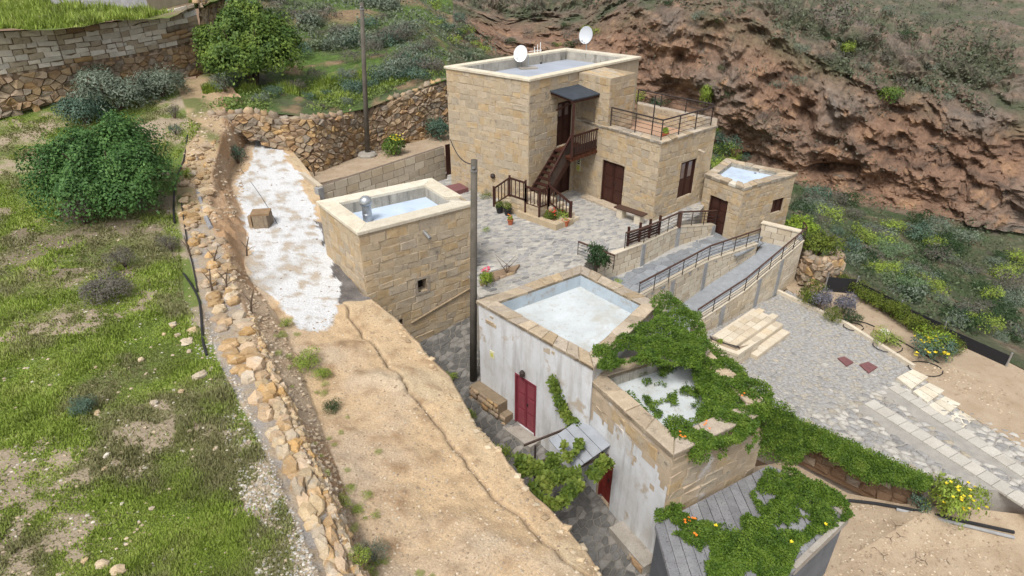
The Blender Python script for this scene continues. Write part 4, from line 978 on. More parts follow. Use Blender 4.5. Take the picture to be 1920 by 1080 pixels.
obj('wall', MB().prism([xy(p4), xy(p4+u4*L4), xy(p4+u4*L4-n4*.25), xy(p4-n4*.25)], -4.5, -.5), m_blockjoint, cw)
emit(cw, courses(p4, p4+u4*L4, -1.4, -.52, (), (.28,.3), (.5,.65), jit=.004), m_block, 'block', 300, .012, .012, .1, 0, .15)
obj('coping', MB().prism([xy(p4-u4*.03+n4*.05), xy(p4+u4*(L4+.04)+n4*.05), xy(p4+u4*(L4+.04)-n4*.3), xy(p4-u4*.03-n4*.3)], -.5, -.44), m_block[0], cw)
p5, u5, n5, L5 = wall_frame(W3[2], W4[1])
obj('side', MB().hexa([V3(p5, -4), V3(p5+u5*L5, -4), V3(p5+u5*L5-n5*.2, -4), V3(p5-n5*.2, -4), V3(p5, -.78), V3(p5+u5*L5, -.5), V3(p5+u5*L5-n5*.2, -.5), V3(p5-n5*.2, -.78)]), m_pillar, cw)
# ramp floors: sloping sheets with slate flags
RU = [V3(W1[0], -1.0), V3(W1[1], -1.0), V3(W1[2], -1.06), V3(W1[3], -1.16), at(1350,425,-1.2), at(1432,432,-1.2), V3(W2[3], -1.17), V3(W2[2], -1.1), V3(W2[1], -1.04), V3(W2[0], -1.04)]
rb = MB(); cpt = sum(RU, Vector())/len(RU); rb.v = RU; rb.f = [(0,1,8,9),(1,2,7,8),(2,3,6,7),(3,4,5,6)]; tag(obj('upper_ramp', rb, m_rampfloor), kind='structure')
RL = [V3(W2[0], -2.8), V3(W2[1], -2.7), V3(W2[2], -2.25), V3(W2[3], -1.5), at(1440,440,-1.3), at(1495,455,-1.3), V3(W3[2], -1.35), V3(W3[1], -2.35), V3(W3[0], -2.85)]
rb = MB(); rb.v = RL; rb.f = [(0,1,8),(1,2,7,8),(2,3,6,7),(3,4,5,6)]; lr = tag(obj('lower_ramp', rb, m_slab), kind='structure')
zr = lambda x, y: -1.0-.16*max(0, min(1, (y-W1[1].y)/(W1[3].y-W1[1].y)))+.0
ua = math.atan2((W1[3]-W1[1]).y, (W1[3]-W1[1]).x)
up = bpy.data.objects['upper_ramp']
emit(up, paving([xy(p) for p in RU], lambda x, y: zr(x, y)-.035, .62, .42, ua, .25), [m_slab], 'flagstone', 300, .045, .012, .06, 0, .1, pvar=.1)
def ramp_rail(label, pts, h=.75):
    t = thing('ramp_railing', label, 'railing', pts[0]); railing(t, pts, h, 4, .95, m_iron, m_railwood, .018, .04); return t
ramp_rail('brown railing along the upper ramp beside the courtyard', [V3(W1[1].lerp(W1[2], .0)+Vector((-.9,-.55,0)), .08), V3(W1[1], .08), V3(W1[2], -.05), V3(W1[3], -.63)], .7)
W2n = [V3(p, -.88) for p in W2]
ramp_rail('middle brown handrail on the wall between the two ramps', [V3(W2[0], -.87), V3(W2[2], -.88), V3(W2[3], -.93)], .7)
ramp_rail('outer brown handrail above the plaza on the outer ramp wall', [V3(W3[0], -2.25), V3(W3[1], -1.75), V3(W3[2], -.73), V3(W4[1]+Vector((-.1,-.2,0)), -.5)], .62)
ramp_rail('short handrail end beside the shrub at the courtyard edge', [at(1083,478,0), at(1150,505,0)], .6)
# wooden gate lying along the upper ramp wall
q0, q1 = V3(W1[1]+Vector((-.75,-.45,0)), .1), V3(W1[1].lerp(W1[2], .42), .06)
wg = thing('wooden_gate', 'dark brown slatted wooden gate standing open along the courtyard edge of the ramp', 'gate', q0)
dz = V(0, .12, 0)
for k in range(5): obj('slat', MB().bar(q0+dz+ZUP*(.1+.12*k), q1+dz+ZUP*(.1+.12*k), .03, .08), m_wood, wg)
for f in (0, .36, .68, 1): obj('post', MB().bar(q0.lerp(q1, f)+dz, q0.lerp(q1, f)+dz+ZUP*.85, .1, .1), m_wood, wg)
gpst = V3(W1[2], -.1); obj('post', MB().bar(gpst, gpst+ZUP*.75, .16, .16), m_railwood, wg)

# ------------------------------------------------------------------ steps down to the plaza and their planter
ps = thing('plaza_steps', 'pale stone steps with a tiled platform against the outer ramp wall', 'steps', at(1400, 610, -3))
SZ = -2.45
s0, s1 = at(1331, 630, SZ), at(1412, 577, SZ); s2, s3 = at(1452, 587, SZ), at(1402, 622, SZ); s4 = at(1424, 620, SZ)
uu = (s1-s0).normalized(); vv = V(uu.y, -uu.x, 0)
wdt = (s2-s1).dot(vv)
for k, (z, e) in enumerate(((SZ, 1.05), (SZ-.18, 1.4), (SZ-.36, 1.75))):
    L_ = (s1-s0).length; q = [s0+vv*.02+uu*.15, s0+vv*e+uu*(.15+.25*k), s0+vv*e+uu*L_, s0+vv*.02+uu*L_]
    if k: q[0] = s0+vv*(e-.352)+uu*(.15+.25*k); q[3] = s0+vv*(e-.352)+uu*L_
    obj('step', MB().prism([xy(p) for p in q], pz-.05, z-.03), m_block[1], ps)
    st = paving([xy(p) for p in q], lambda x, y, z=z: z-.045, .42, .3 if k == 0 else .36, math.atan2(uu.y, uu.x), .04)
    emit(ps, st, m_block, 'tile', 120, .04, .008, .05, 0, .1, pvar=.1)
pl = thing('plaza_planter', 'low block planter at the end of the plaza steps with a tiny yellow plant', 'planter', V3(s0, -3))
pA, pB, pC, pD = at(1321,641,-2.4), at(1384,664,-2.4), at(1424,638,-2.4), s0+uu*.5+vv*.05
PLP = [xy(pA), xy(pB), xy(pC), xy(s0+uu*.13+vv*1.05), xy(s0+uu*.13)]
obj('wall', MB().prism(PLP, -4.2, -2.52), m_blockjoint, pl)
obj('soil', MB().prism(inset(PLP, .15), -2.6, -2.47), m_soil, pl)
ri, ro = inset(PLP, .16), inset(PLP, -.03)
for i in (0, 1): obj('coping', MB().prism([ro[i], ro[i+1], ri[i+1], ri[i]], -2.52, -2.4), m_block[0], pl)
emit(pl, courses(PLP[0], PLP[1], -3.4, -2.53, (), (.3,.3), (.5,.6), jit=.004)+courses(PLP[1], PLP[2], -3.0, -2.53, (), (.25,.26), (.5,.6), jit=.004), m_block, 'block', 60, .012, .012, .1, 0, .1)
shrub('shrub', 'tiny yellow-green tuft in the low planter by the plaza steps', 'plant', at(1350, 643, -2.46), .13, .18, 'yellowgreen', 150, .2, branch=False)
tag(obj('drip_hose', MB().tube([at(1331,630,-2.45), at(1336,636,-2.43), at(1360,644,-2.43), at(1385,650,-2.43), at(1388,658,-2.43)], .02, 6), m_blackp), 'black drip hose in the low planter by the plaza steps', 'hose')
# ------------------------------------------------------------------ plaza furniture: covers, slabs, paved strips
for (pts, l) in (([(1570,673),(1583,670),(1600,681),(1587,688)], 'left of the two maroon service covers in the cobbled plaza'), ([(1611,685),(1627,680),(1645,690),(1628,701)], 'right of the two maroon service covers in the cobbled plaza')):
    tag(obj('service_cover', MB().prism([xy(at(x, y, pz)) for x, y in pts], pz-.02, pz+.05), m_cover), l, 'service cover')
for k, l in enumerate(('nearest the maroon covers', 'in the middle of the row', 'third along the row toward the lower right', 'last in the row at the photo edge')):
    d_ = V(30*k, 23*k); pts = [(1681+31*k,708+24*k),(1712+31*k,692+24*k),(1741+31*k,706+24*k),(1709+31*k,729+24*k)]
    sl = thing('stone_step', 'cream cut stone step slab '+l, 'step', at(pts[0][0], pts[0][1], pz), 'cream step slabs along the plaza edge')
    q = [xy(at(x, y, pz+.12)) for x, y in pts]
    for j in range(3):
        f0_, f1_ = j/3+.012, (j+1)/3-.012
        qq = [q[0].lerp(q[1], f0_), q[0].lerp(q[1], f1_), q[3].lerp(q[2], f1_), q[3].lerp(q[2], f0_)]
        obj('paving_stone', MB().prism(qq, pz-.03, pz+.12-.035*k), m_coping, sl)
STRIPS = [[(1610,768),(1638,750),(1800,852),(1900,915),(1890,960),(1790,893)], [(1655,737),(1682,722),(1810,806),(1930,880),(1910,905),(1800,840)]]
plaza = bpy.data.objects['plaza']
holes = []
for sidx, s in enumerate(STRIPS):
    q = [xy(at(x, y, pz)) for x, y in s]; holes.append(q)
    dirn = (q[2]-q[1]).normalized(); ang = math.atan2(dirn.y, dirn.x)
    stp = thing('paved_strip', ('lower' if sidx == 0 else 'upper')+' strip of pale cut slabs sunk into the cobbled plaza', 'paving strip', V3(q[0], pz))
    L_ = 10; w_ = .52 if sidx == 0 else .46
    o_ = q[1]; side = Vector((-dirn.y, dirn.x)); side = side if (q[0]-q[1]).dot(side) > 0 else -side
    for k in range(22):
        f0_, f1_ = k*.42+.008, (k+1)*.42-.008
        qq = [o_+dirn*f0_, o_+dirn*f1_, o_+dirn*f1_+side*w_, o_+dirn*f0_+side*w_]
        if not (80 < pr(V3(qq[0], pz))[0] < 1980): continue
        obj('slab', MB().prism(qq, pz-.03, pz+.035+random.uniform(0, .008)), m_strip, stp)
PH = holes+[[xy(at(x, y, pz)) for x, y in pts] for pts in ([(1568,673),(1583,668),(1602,681),(1587,690)], [(1609,685),(1627,678),(1647,690),(1628,703)])]
R2 = [xy(at(x, y, pz)) for x, y in ((1470,786),(1560,770),(1640,735),(1700,700),(1800,765),(2200,960),(1800,912),(1736,907))]
emit(plaza, paving(R2, lambda x, y: pz-.012, .3, .2, math.radians(-35), .42, PH), [m_cob[0]]*3+[m_cob[1]]*4+[m_cob[2]], 'cobble', 130, .045, .03, .5, .15, .5, True)
emit(plaza, paving(PLAZA, lambda x, y: pz-.012, .2, .135, math.radians(-35), .42, PH+[R2]), [m_cob[0]]*7+[m_cob[1]]*3+[m_cob[2]], 'cobble', 170, .03, .02, .45, .12, .4, True)
court = bpy.data.objects['courtyard']
emit(court, paving(cy, lambda x, y: -.012, .32, .19, .5, .44), [m_flag[0]]*3+[m_flag[1]]*2, 'flagstone', 300, .022, .024, .3, .0, .4)
alley = bpy.data.objects['alley']
AP_ = apts+bpts[::-1]
emit(alley, paving(AP_, lambda x, y: alz(y)-.01, .3, .2, .8, .42), [m_alley[0]]*2+[m_alley[1]], 'flagstone', 300, .022, .018, .3, 0, .4)
# curb along the plaza edge
kp = [at(1455,548,pz), at(1585,610,pz), at(1712,691,pz)]
for i in range(2):
    p, u, n, L = wall_frame(kp[i], kp[i+1]); k = int(L/.7)
    if i == 0: kerb = thing('garden_kerb', 'pale kerb stones between cobbled plaza and lavender bed', 'kerb', kp[0])
    for j in range(k): obj('kerb_stone', MB().box(p+u*(L*(j+.5)/k)+ZUP*(pz+.05), (L/k-.012, .16, .22), math.atan2(u.y, u.x)), m_block[0], kerb)
# ------------------------------------------------------------------ the white house: two roofs, the second a little lower
wz1, wz2 = .7, .1
wA, wB, wC, wD = at(897,569,wz1), at(1112,692,wz1), at(1232,574,wz1), at(1090,503,wz1)
white = thing('white_house', 'flaking whitewashed house with a maroon door and a pale sunken roof beside the alley', 'house', V(wA.x, wA.y, -2.5))
WP = [xy(wA), xy(wB), xy(wC), xy(wD)]
wu = (WP[1]-WP[0]).normalized(); wn_ = V(wu.y, -wu.x, 0); W0 = V(wA.x, wA.y, 0)
o1, o2 = on_wall(966, 700, wA, wu), on_wall(1004, 812, wA, wu); o3_ = on_wall(966, 790, wA, wu)
opM = (o1[0], o2[0], o3_[1], o3_[1]+2.08)
wb = MB(); wall_face(wb, WP[0], WP[1], -4.4, wz1, (opM,), .25)
for i in (1, 2, 3): wall_face(wb, WP[i], WP[(i+1) % 4], -4.4, wz1)
obj('wall', wb, m_plaster, white)
door(white, WP[0], WP[1], *opM, m_maroon, d=.05)
roof_with_parapet(white, WP, wz1, .42, wz1-.45, m_copstone, m_roofw, m_bluewall, over=.05, th=.11, stones=.5, joint=m_mortar, notch=(3, .62, .8))
# flaked patches where the stones show through
def patch(s0, z0, w_, h_, par, P0=None, u_=None, n_=None, mats=None):
    P0 = P0 or W0; u_ = u_ or V(wu.x, wu.y, 0); n_ = n_ or wn_
    st = courses(P0+u_*s0, P0+u_*(s0+w_), z0, z0+h_, (), (.16,.26), (.2,.45)); st = [([p-n_*.012 for p in poly], n__) for poly, n__ in st if random.random() < .8]
    emit(par, st, mats or [m_stone[2], m_stone[0], m_copstone], 'exposed_stone', 40, .02, .02, .35, 0, .6)
L1 = (WP[1]-WP[0]).length
patch(.1, .1, .8, .4, white); patch(3.0, .3, .5, .25, white)
tl = on_wall(923, 665, wA, wu); obj('wall_plaque', MB().hexa([W0+V(wu.x,wu.y,0)*(tl[0]+s_)+ZUP*(tl[1]+z_)+wn_*k_ for z_ in (-.14, .14) for s_, k_ in ((-.11,.02),(.11,.02),(.11,-.01),(-.11,-.01))]), m_signw, white)
obj('wall_plaque', MB().hexa([W0+V(wu.x,wu.y,0)*(tl[0]+s_)+ZUP*(tl[1]+z_)+wn_*k_ for z_ in (-.08, .08) for s_, k_ in ((-.06,.026),(.06,.026),(.06,.02),(-.06,.02))]), m_sign, white)
lt = on_wall(983, 699, wA, wu); lp_ = W0+V(wu.x,wu.y,0)*lt[0]+ZUP*lt[1]
obj('wall_lamp', MB().lathe(lp_+wn_*.1-ZUP*.1, [(.03,0),(.08,.02),(.09,.16),(.05,.22),(.02,.25)], 10).bar(lp_, lp_+wn_*.12, .03, .03), m_iron, white)
lv = al(965, 800)
def ground_z(p): return alz(p.y)
for k, (s0_, s1_, hgt, dep, m_) in enumerate(((-.1, 1.4, .32, .42, m_rub[2]), (1.4, opM[0]-.1, .2, .36, m_rub[2]), (opM[0]-.1, opM[1]+.25, .2, .5, m_concrete))):
    q = [W0+V(wu.x,wu.y,0)*s0_+wn_*.0, W0+V(wu.x,wu.y,0)*s0_+wn_*dep, W0+V(wu.x,wu.y,0)*s1_+wn_*dep, W0+V(wu.x,wu.y,0)*s1_]
    zt_ = opM[2]-.02 if k == 2 else alz(q[0].y)+hgt
    obj('wall_plinth', MB().prism([xy(p) for p in q], -4.4, zt_), m_, white)
    if k < 2: emit(white, courses(q[1], q[2], alz(q[1].y)-.2, zt_, (), (.2,.28), (.25,.5)), m_rub, 'plinth_stone', 40, .06, .02, .4, .1, .6, True)
low = thing('white_house_annex', 'lower whitewashed house section whose roof is half covered by green creeper', 'house', V(wB.x, wB.y, -3.3))
xA, xB, xC, xD = at(1094,704,wz2), at(1262,856,wz2), at(1442,772,wz2), at(1300,640,wz2)
XP = [xy(xA), xy(xB), xy(xC), xy(xD)]
xu = (XP[1]-XP[0]).normalized(); xn = V(xu.y, -xu.x, 0); X0 = V(xA.x, xA.y, 0); xuv = V(xu.x, xu.y, 0)
o1, o2 = on_wall(1121, 905, xA, xu), on_wall(1138, 945, xA, xu)

opX = (o1[0], o2[0]+.1, min(o2[1], o1[1])-.05, min(o2[1], o1[1])+1.75)
wb = MB(); wall_face(wb, XP[0], XP[1], -5, wz2, (opX,), .25)
for i in (1, 2, 3): wall_face(wb, XP[i], XP[(i+1) % 4], -5, wz2)
obj('wall', wb, m_plasterlow, low)
door(low, XP[0], XP[1], *opX, m_reddoor, d=.1)
roof_with_parapet(low, XP, wz2, .46, wz2-.32, m_copstone, m_roofw, m_inner, over=.06, th=.14, stones=.9, joint=m_mortar)
st = courses(XP[0], XP[1], -1.15, wz2-.02, (), (.24,.4), (.3,.8))+courses(XP[1], XP[2], -2.2, wz2-.02, (), (.26,.42), (.35,.8))
st = [s for s in st if (sum(s[0], Vector())/len(s[0])).z > -.65+fb(s[0][0].x, s[0][0].y, 0, .8)*1.2 or s[1].dot(xn) < .9]
emit(low, st, [m_plasterlow, m_stone[2], m_plasterlow, m_stone[1]], 'stone_block', 200, .01, .01, .3, 0, .6)
# skin of limewash lower on the wall, thick and flaking
sk = MB()
ns, nz_ = 44, 24
for i in range(ns):
    for j in range(nz_):
        s_, z_ = (XP[1]-XP[0]).length*(i+.5)/ns, -4.9+(4.5)*(j+.5)/nz_
        if z_ > -.8+fb(s_*1.3, z_*1.3, 2, 1)*1.0 or (opX[0]-.02 < s_ < opX[1]+.02 and z_ < opX[3]+.05): continue
        a0, a1, c0, c1 = (XP[1]-XP[0]).length*i/ns, (XP[1]-XP[0]).length*(i+1)/ns, -4.9+4.5*j/nz_, -4.9+4.5*(j+1)/nz_
        sk.add([X0+xuv*p_+ZUP*q_+xn*(.012+.01*fb(p_*2, q_*2)) for p_, q_ in ((a0,c0),(a1,c0),(a1,c1),(a0,c1))], [(0,1,2,3)])
obj('limewash', sk, m_plaster, low, True)
for k, (px_, l_) in enumerate(((0, 1),)):
    be0, be1 = (XP[1]-XP[0]).length*.62, (XP[1]-XP[0]).length*1.02
    q = [X0+xuv*be0, X0+xuv*be0+xn*.5, X0+xuv*be1+xn*.5, X0+xuv*be1]
    obj('wall_plinth', MB().prism([xy(p) for p in q], -5, alz(9.0)+.55), m_concrete, low)
    emit(low, courses(q[1]+xuv*.9, q[2], -3.9, alz(9.0)+.5, (), (.2,.3), (.3,.5)), m_rub, 'plinth_stone', 30, .05, .02, .35, .08, .5)
# white boarded awning over the lower door, carrying the vine
aw = thing('awning', 'small white boarded awning jutting from the wall above the lower alley door', 'awning', X0+ZUP*-1.2)
as0, as1 = on_wall(1090, 838, xA, xu)[0], on_wall(1140, 892, xA, xu)[0]
for k in range(4):
    g0, g1 = k*.3+.01, (k+1)*.3-.01
    q = [X0+xuv*as0+xn*(.03+g0)+ZUP*(-1.35-.3*g0), X0+xuv*as1+xn*(.03+g0)+ZUP*(-1.35-.3*g0), X0+xuv*as1+xn*(.03+g1)+ZUP*(-1.35-.3*g1), X0+xuv*as0+xn*(.03+g1)+ZUP*(-1.35-.3*g1)]
    obj('board', MB().hexa([p-ZUP*.03 for p in q]+[p for p in q]), m_whitepl, aw)
for s_ in (as0+.1, as1-.1):
    obj('bracket', MB().bar(X0+xuv*s_+xn*.02-ZUP*2.0, X0+xuv*s_+xn*1.15-ZUP*1.75, .05, .05), m_whitepl, aw)
pq = X0+xuv*.15+xn*1.7; 
obj('post', MB().bar(V3(pq, -4.2), V3(pq, -1.7), .06, .06), m_iron, aw)
pq2 = X0+xuv*1.0+xn*1.75
for s_ in (as0-.2, as0+.6, as1-.05): obj('beam', MB().bar(X0+xuv*s_+xn*.02-ZUP*1.78, X0+xuv*(s_-.1)+xn*1.9-ZUP*1.85, .05, .06), m_woodgrey, aw)
obj('beam', MB().bar(X0+xuv*as1+xn*1.3-ZUP*1.82, X0+xuv*(as1-.1)+xn*1.75-ZUP*1.84, .06, .07), m_whitepl, aw)
# rough flat-roofed shed at the lower end
SZ_ = -1.95
sP = [at(1228,985,SZ_), at(1258,1092,SZ_), at(1330,1200,SZ_), at(1492,1068,SZ_), at(1592,972,SZ_), at(1530,912,SZ_), at(1442,872,SZ_)]; SP = [xy(p) for p in sP]
shed = thing('shed', 'low grey plank roofed shed half buried under flowering creeper', 'shed', V3(sP[0], -4.3))
sb = MB().prism(inset(SP, .06), -4.6, SZ_-.1); obj('wall', sb, m_bluegreywall, shed)
obj('roof', MB().prism(SP, SZ_-.098, SZ_-.03), m_plank, shed)
du_ = (xy(sP[1])-xy(sP[0])).normalized(); dv_ = Vector((-du_.y, du_.x))
for k in range(16):
    lo, hi = k*.26+.008, (k+1)*.26-.008
    strip = [tuple(p) for p in SP]
    o_ = SP[0]
    strip = clip(strip, -dv_.x, -dv_.y, -(o_.dot(dv_)+lo)); strip = clip(strip, dv_.x, dv_.y, o_.dot(dv_)+hi) if len(strip) >= 3 else []
    if len(strip) < 3: continue
    h_ = random.uniform(.0, .02); obj('plank', MB().prism(strip, SZ_-.032, SZ_+h_), m_plank, shed)
ww = inset(SP, -.01); 
for i in (3,):
    obj('fascia', MB().prism([ww[i], ww[i+1], inset(SP, .12)[i+1], inset(SP, .12)[i]], SZ_-.2, SZ_+.05), m_concrete, shed)
obj('fascia', MB().prism([ww[4], ww[5], inset(SP, .12)[5], inset(SP, .12)[4]], SZ_-.2, SZ_+.03), m_concrete, shed)
rp = at(1518, 1052, -3.0); tag(obj('rusty_post', MB().tube([V3(rp, -4.4), rp+ZUP*.25], .05, 8), M('rust', (.36,.16,.03), (.26,.1,.02), 6)), 'thin rusty yellow post standing beside the dark shed wall', 'post')
# wall below the plaza edge
e0_, e1_ = at(1440,772,pz), at(1740,909,pz)
pw = thing('plaza_retaining_wall', 'brown retaining wall under the plaza edge hidden by creeper', 'wall', e0_)
p, u, n, L = wall_frame(e0_, e1_)
obj('wall', MB().prism([xy(p), xy(p+u*L), xy(p+u*L-n*.25), xy(p-n*.25)], -4.5, pz+.04), m_soild, pw)
st = [(poly, nn) for poly, nn in courses(p, p+u*L, -4.3, pz, (), (.2,.34), (.25,.5))]
emit(pw, st, [m_soild, m_soild, m_rub[2]], 'stone', 120, .05, .012, .4, .08, .6)
# pipe across the yard
pp = [hit_yard(x, y)[0]+ZUP*.05 for x, y in ((1588,940),(1640,946),(1700,956),(1790,976),(1900,1000))]
tag(obj('black_pipe', MB().tube(pp, .05, 8), m_blackp), 'black plastic pipe lying along the edge of the bare yard', 'pipe')
tag(obj('grey_pipe', MB().tube([hit_yard(x, y)[0]+ZUP*.05 for x, y in ((1680,957),(1790,983),(1900,1010))], .05, 8), m_pillar), 'pale grey conduit beside the black pipe at the yard edge', 'pipe')

# ------------------------------------------------------------------ dry stone walls
def rubble_wall(label, base, top, mats, cw_=.5, ch_=.36, name='dry_stone_wall', limit=300, proud=.11, capm=None, split=None, thick=.5):
    t = thing(name, label, 'stone wall', base[0])
    n_ = len(base)-1; body = MB(); st = []
    lens = [0]
    for i in range(n_): lens.append(lens[-1]+(base[i+1]-base[i]).to_2d().length)
    L = lens[-1]; H = max((top[i].z-base[i].z) for i in range(n_+1))
    def P(s, h):
        s = max(0, min(L, s)); i = 0
        while i < n_-1 and s > lens[i+1]: i += 1
        f = (s-lens[i])/(lens[i+1]-lens[i]); return base[i].lerp(base[i+1], f).lerp(top[i].lerp(top[i+1], f), h)
    def N(s):
        d = (P(min(L, s+.4), .5)-P(max(0, s-.4), .5)); return V(d.y, -d.x, 0).normalized()
    K = int(L/.4); 
    for k in range(K):
        a0, a1 = P(L*k/K, 0), P(L*(k+1)/K, 0); b0, b1 = P(L*k/K, 1), P(L*(k+1)/K, 1); n0, n1 = N(L*k/K), N(L*(k+1)/K)
        body.add([a0, a1, b1, b0, b0-n0*thick, b1-n1*thick], [(0,1,2,3),(3,2,5,4)])
    obj('earth_core', body, m_earthfill, t)
    nx, ny = int(L/cw_), max(2, int(H/ch_)); groups = {}
    for c in voronoi(nx, ny, .42):
        cx = sum(p_[0] for p_ in c)/len(c)/nx*L; cyy = sum(p_[1] for p_ in c)/len(c)/ny; nn = N(cx)
        def PA(s, h):
            tz, bz_ = P(s, 1).z, P(s, 0).z; z_ = tz-(1-h)*H; f_ = max(0, min(1, (z_-bz_)/max(tz-bz_, .05))); q_ = P(s, f_); return V(q_.x, q_.y, z_)
        poly = [PA(p_[0]/nx*L, p_[1]/ny) for p_ in c]
        if sum(q_.z for q_ in poly)/len(poly) < P(cx, 0).z-.05: continue
        g = split(cx/L, cyy) if split else 0
        groups.setdefault(g, []).append((poly, nn))
    tot = sum(len(v) for v in groups.values())
    for g, sts in groups.items():
        emit(t, sts, mats[g] if split else mats, 'stone', int(limit*len(sts)/tot), proud, .012, .3, .04, .7, False)
    # loose cap stones along the top
    cap = []
    s = 0
    while s < L:
        w_ = random.uniform(.3, .6); nn = N(s+w_/2); q0_, q1_ = P(s, 1), P(min(L, s+w_), 1); d_ = random.uniform(.3, .45)
        k_ = 7; cc = (q0_+q1_)/2-nn*(d_*.45); uu_ = (q1_-q0_).normalized()
        cap.append(([cc+uu_*math.cos(6.283*i/k_)*w_*.52*random.uniform(.85,1.1)-nn*math.sin(6.283*i/k_)*-d_*.6*random.uniform(.85,1.1)*-1 for i in range(k_)], ZUP)); s += w_
    cap = [(pl_ if (pl_[1]-pl_[0]).cross(pl_[2]-pl_[1]).z > 0 else pl_[::-1], z_) for pl_, z_ in cap]
    emit(t, cap, capm or (mats[0] if split else mats), 'cap_stone', 90, .14, .01, .5, .12, .7, True)
    return t
w2b = [atY(388,240,31.6), atY(440,250,31.8), atY(486,264,32), atY(530,288,31.9), atY(600,328,31.7), at(690,284,.5), at(762,270,.5), at(842,250,.5)]
tp_ = [(385,217),(440,212),(486,212),(530,222),(600,224),(690,207),(762,180),(838,150)]
w2t = []
for (x, y), q in zip(tp_, w2b):
    Y = q.y+.25; w2t.append(V(q.x, Y, atY(x, y, Y).z))
w2t[5].z -= .1
rubble_wall('long brown dry stone terrace wall behind the block wall and garden strip', w2b, w2t, m_rub, .4, .27)
w3b = [atY(-80,240,31), atY(137,184,34), atY(250,164,36), atY(390,138,40)]
tq = [(-80,66),(137,54),(262,40),(384,6)]
w3t = []
for (x, y), q in zip(tq, w3b): Y = q.y+.5; t_ = atY(x, y, Y); w3t.append(V(q.x, Y, t_.z))
w3m = [q.lerp(t_, .46) for q, t_ in zip(w3b, w3t)]
w3 = rubble_wall('tall terrace wall of pale squared stones above brown rubble at the upper left', w3b, w3m, m_rub, .46, .32, limit=200)
sq = []
for i in range(3):
    p, u, n, L = wall_frame(w3m[i], w3t[i+1] if False else w3m[i+1])
    o_ = Vector((w3m[i].x, w3m[i].y+.02, 0)); e_ = Vector((w3m[i+1].x, w3m[i+1].y+.02, 0))
    sq += courses(o_, e_, 0, 1, (), (.12,.16), (.45,.9), lambda s, i=i: w3t[i].z+(w3t[i+1].z-w3t[i].z)*s, lambda s, i=i: w3m[i].z+(w3m[i+1].z-w3m[i].z)*s+.12, jit=.02)
    obj('upper_core', MB().hexa([V3(o_, w3m[i].z), V3(e_, w3m[i+1].z), V3(e_-n*.5, w3m[i+1].z), V3(o_-n*.5, w3m[i].z), V3(o_, w3t[i].z), V3(e_, w3t[i+1].z), V3(e_-n*.5, w3t[i+1].z), V3(o_-n*.5, w3t[i].z)]), m_earthfill, w3)
pale = [q for q in sq if fb(q[0][0].x, q[0][0].z, 3, .45) < .33]; brown = [q for q in sq if fb(q[0][0].x, q[0][0].z, 3, .45) >= .33]
emit(w3, pale, [m_rubpale, m_rubpale, m_stone[2]], 'squared_stone', 280, .06, .016, .35, .02, .6); emit(w3, brown, m_rub, 'rough_stone', 80, .07, .016, .35, .05, .6, True)
w5b = [atY(384,138,40.3), atY(400,60,52)]; w5t = [w3t[-1]+V(.1,.1,0), atY(420,-5,56)]
rubble_wall('short brown return of the tall terrace wall running up the hill', w5b, w5t, m_rub, .6, .4, limit=60)
# foreground wall: two rows of ochre field stones set in grey cement
fw = thing('fieldstone_wall', 'low wall of ochre field stones in grey cement along the grassy terrace', 'stone wall', at(520, 900, 1.2))
st = []
t = 4.55
while t < 10:
    pB_, pC_ = cr(LB, t), cr(LC, t); w_ = (pC_-pB_).length; step = random.uniform(.26, .46)/2.9
    rowsn = 2
    lo = .24 if t > 6 else .15
    for r_ in range(rowsn):
        f = lo+(1.0-lo)*(r_+.5)/rowsn+random.uniform(-.08, .08)
        if random.random() < .1: continue
        t2 = t+random.uniform(-.04, .04); c = cr(LB, t2).lerp(cr(LC, t2), f); d_ = (cr(LC, t2+.1)-cr(LC, t2-.1)).normalized(); s_ = V(d_.y, -d_.x, 0).normalized()
        rx, ry = random.uniform(.17, .3), min(.25, w_*(1-lo)/rowsn*.62)*random.uniform(.85, 1.15); k_ = random.choice((5, 6, 6, 7)); a0 = random.random()
        poly = [c+d_*math.cos(6.283*(i+a0)/k_)*rx*random.uniform(.72, 1.2)+s_*math.sin(6.283*(i+a0)/k_)*ry*random.uniform(.75, 1.2)-ZUP*.02 for i in range(k_)]
        if (poly[1]-poly[0]).cross(poly[2]-poly[1]).z < 0: poly = poly[::-1]
        st.append((poly, ZUP))
    t += step*random.uniform(.75, 1.0)
emit(fw, st, m_orange, 'field_stone', 280, .13, .0, .36, .12, .35, False, pvar=.4)
# stones of the outer face of that wall
fs = []
for i in range(110):
    t = 5+4.9*i/110; c = cr(LC, t)+V(.08, .02, -.1); d_ = (cr(LC, t+.1)-cr(LC, t-.1)).normalized(); n_ = V(-d_.y, d_.x, 0).normalized(); n_ = n_ if n_.x > 0 else -n_; n_ = (n_+ZUP*.5).normalized(); u_ = d_; v_ = n_.cross(u_)
    for z_ in (0, -.22):
        k_ = 7; rx, ry = random.uniform(.1, .2), random.uniform(.08, .15); poly = [c+ZUP*z_+n_*(.1 if z_ else 0)+u_*math.cos(6.283*j/k_)*rx+v_*math.sin(6.283*j/k_)*ry for j in range(k_)]
        if (poly[1]-poly[0]).cross(poly[2]-poly[1]).dot(n_) < 0: poly = poly[::-1]
        if random.random() < .8: fs.append((poly, n_))
emit(fw, fs, m_orange, 'face_stone', 120, .09, .0, .36, .08, .35, False)
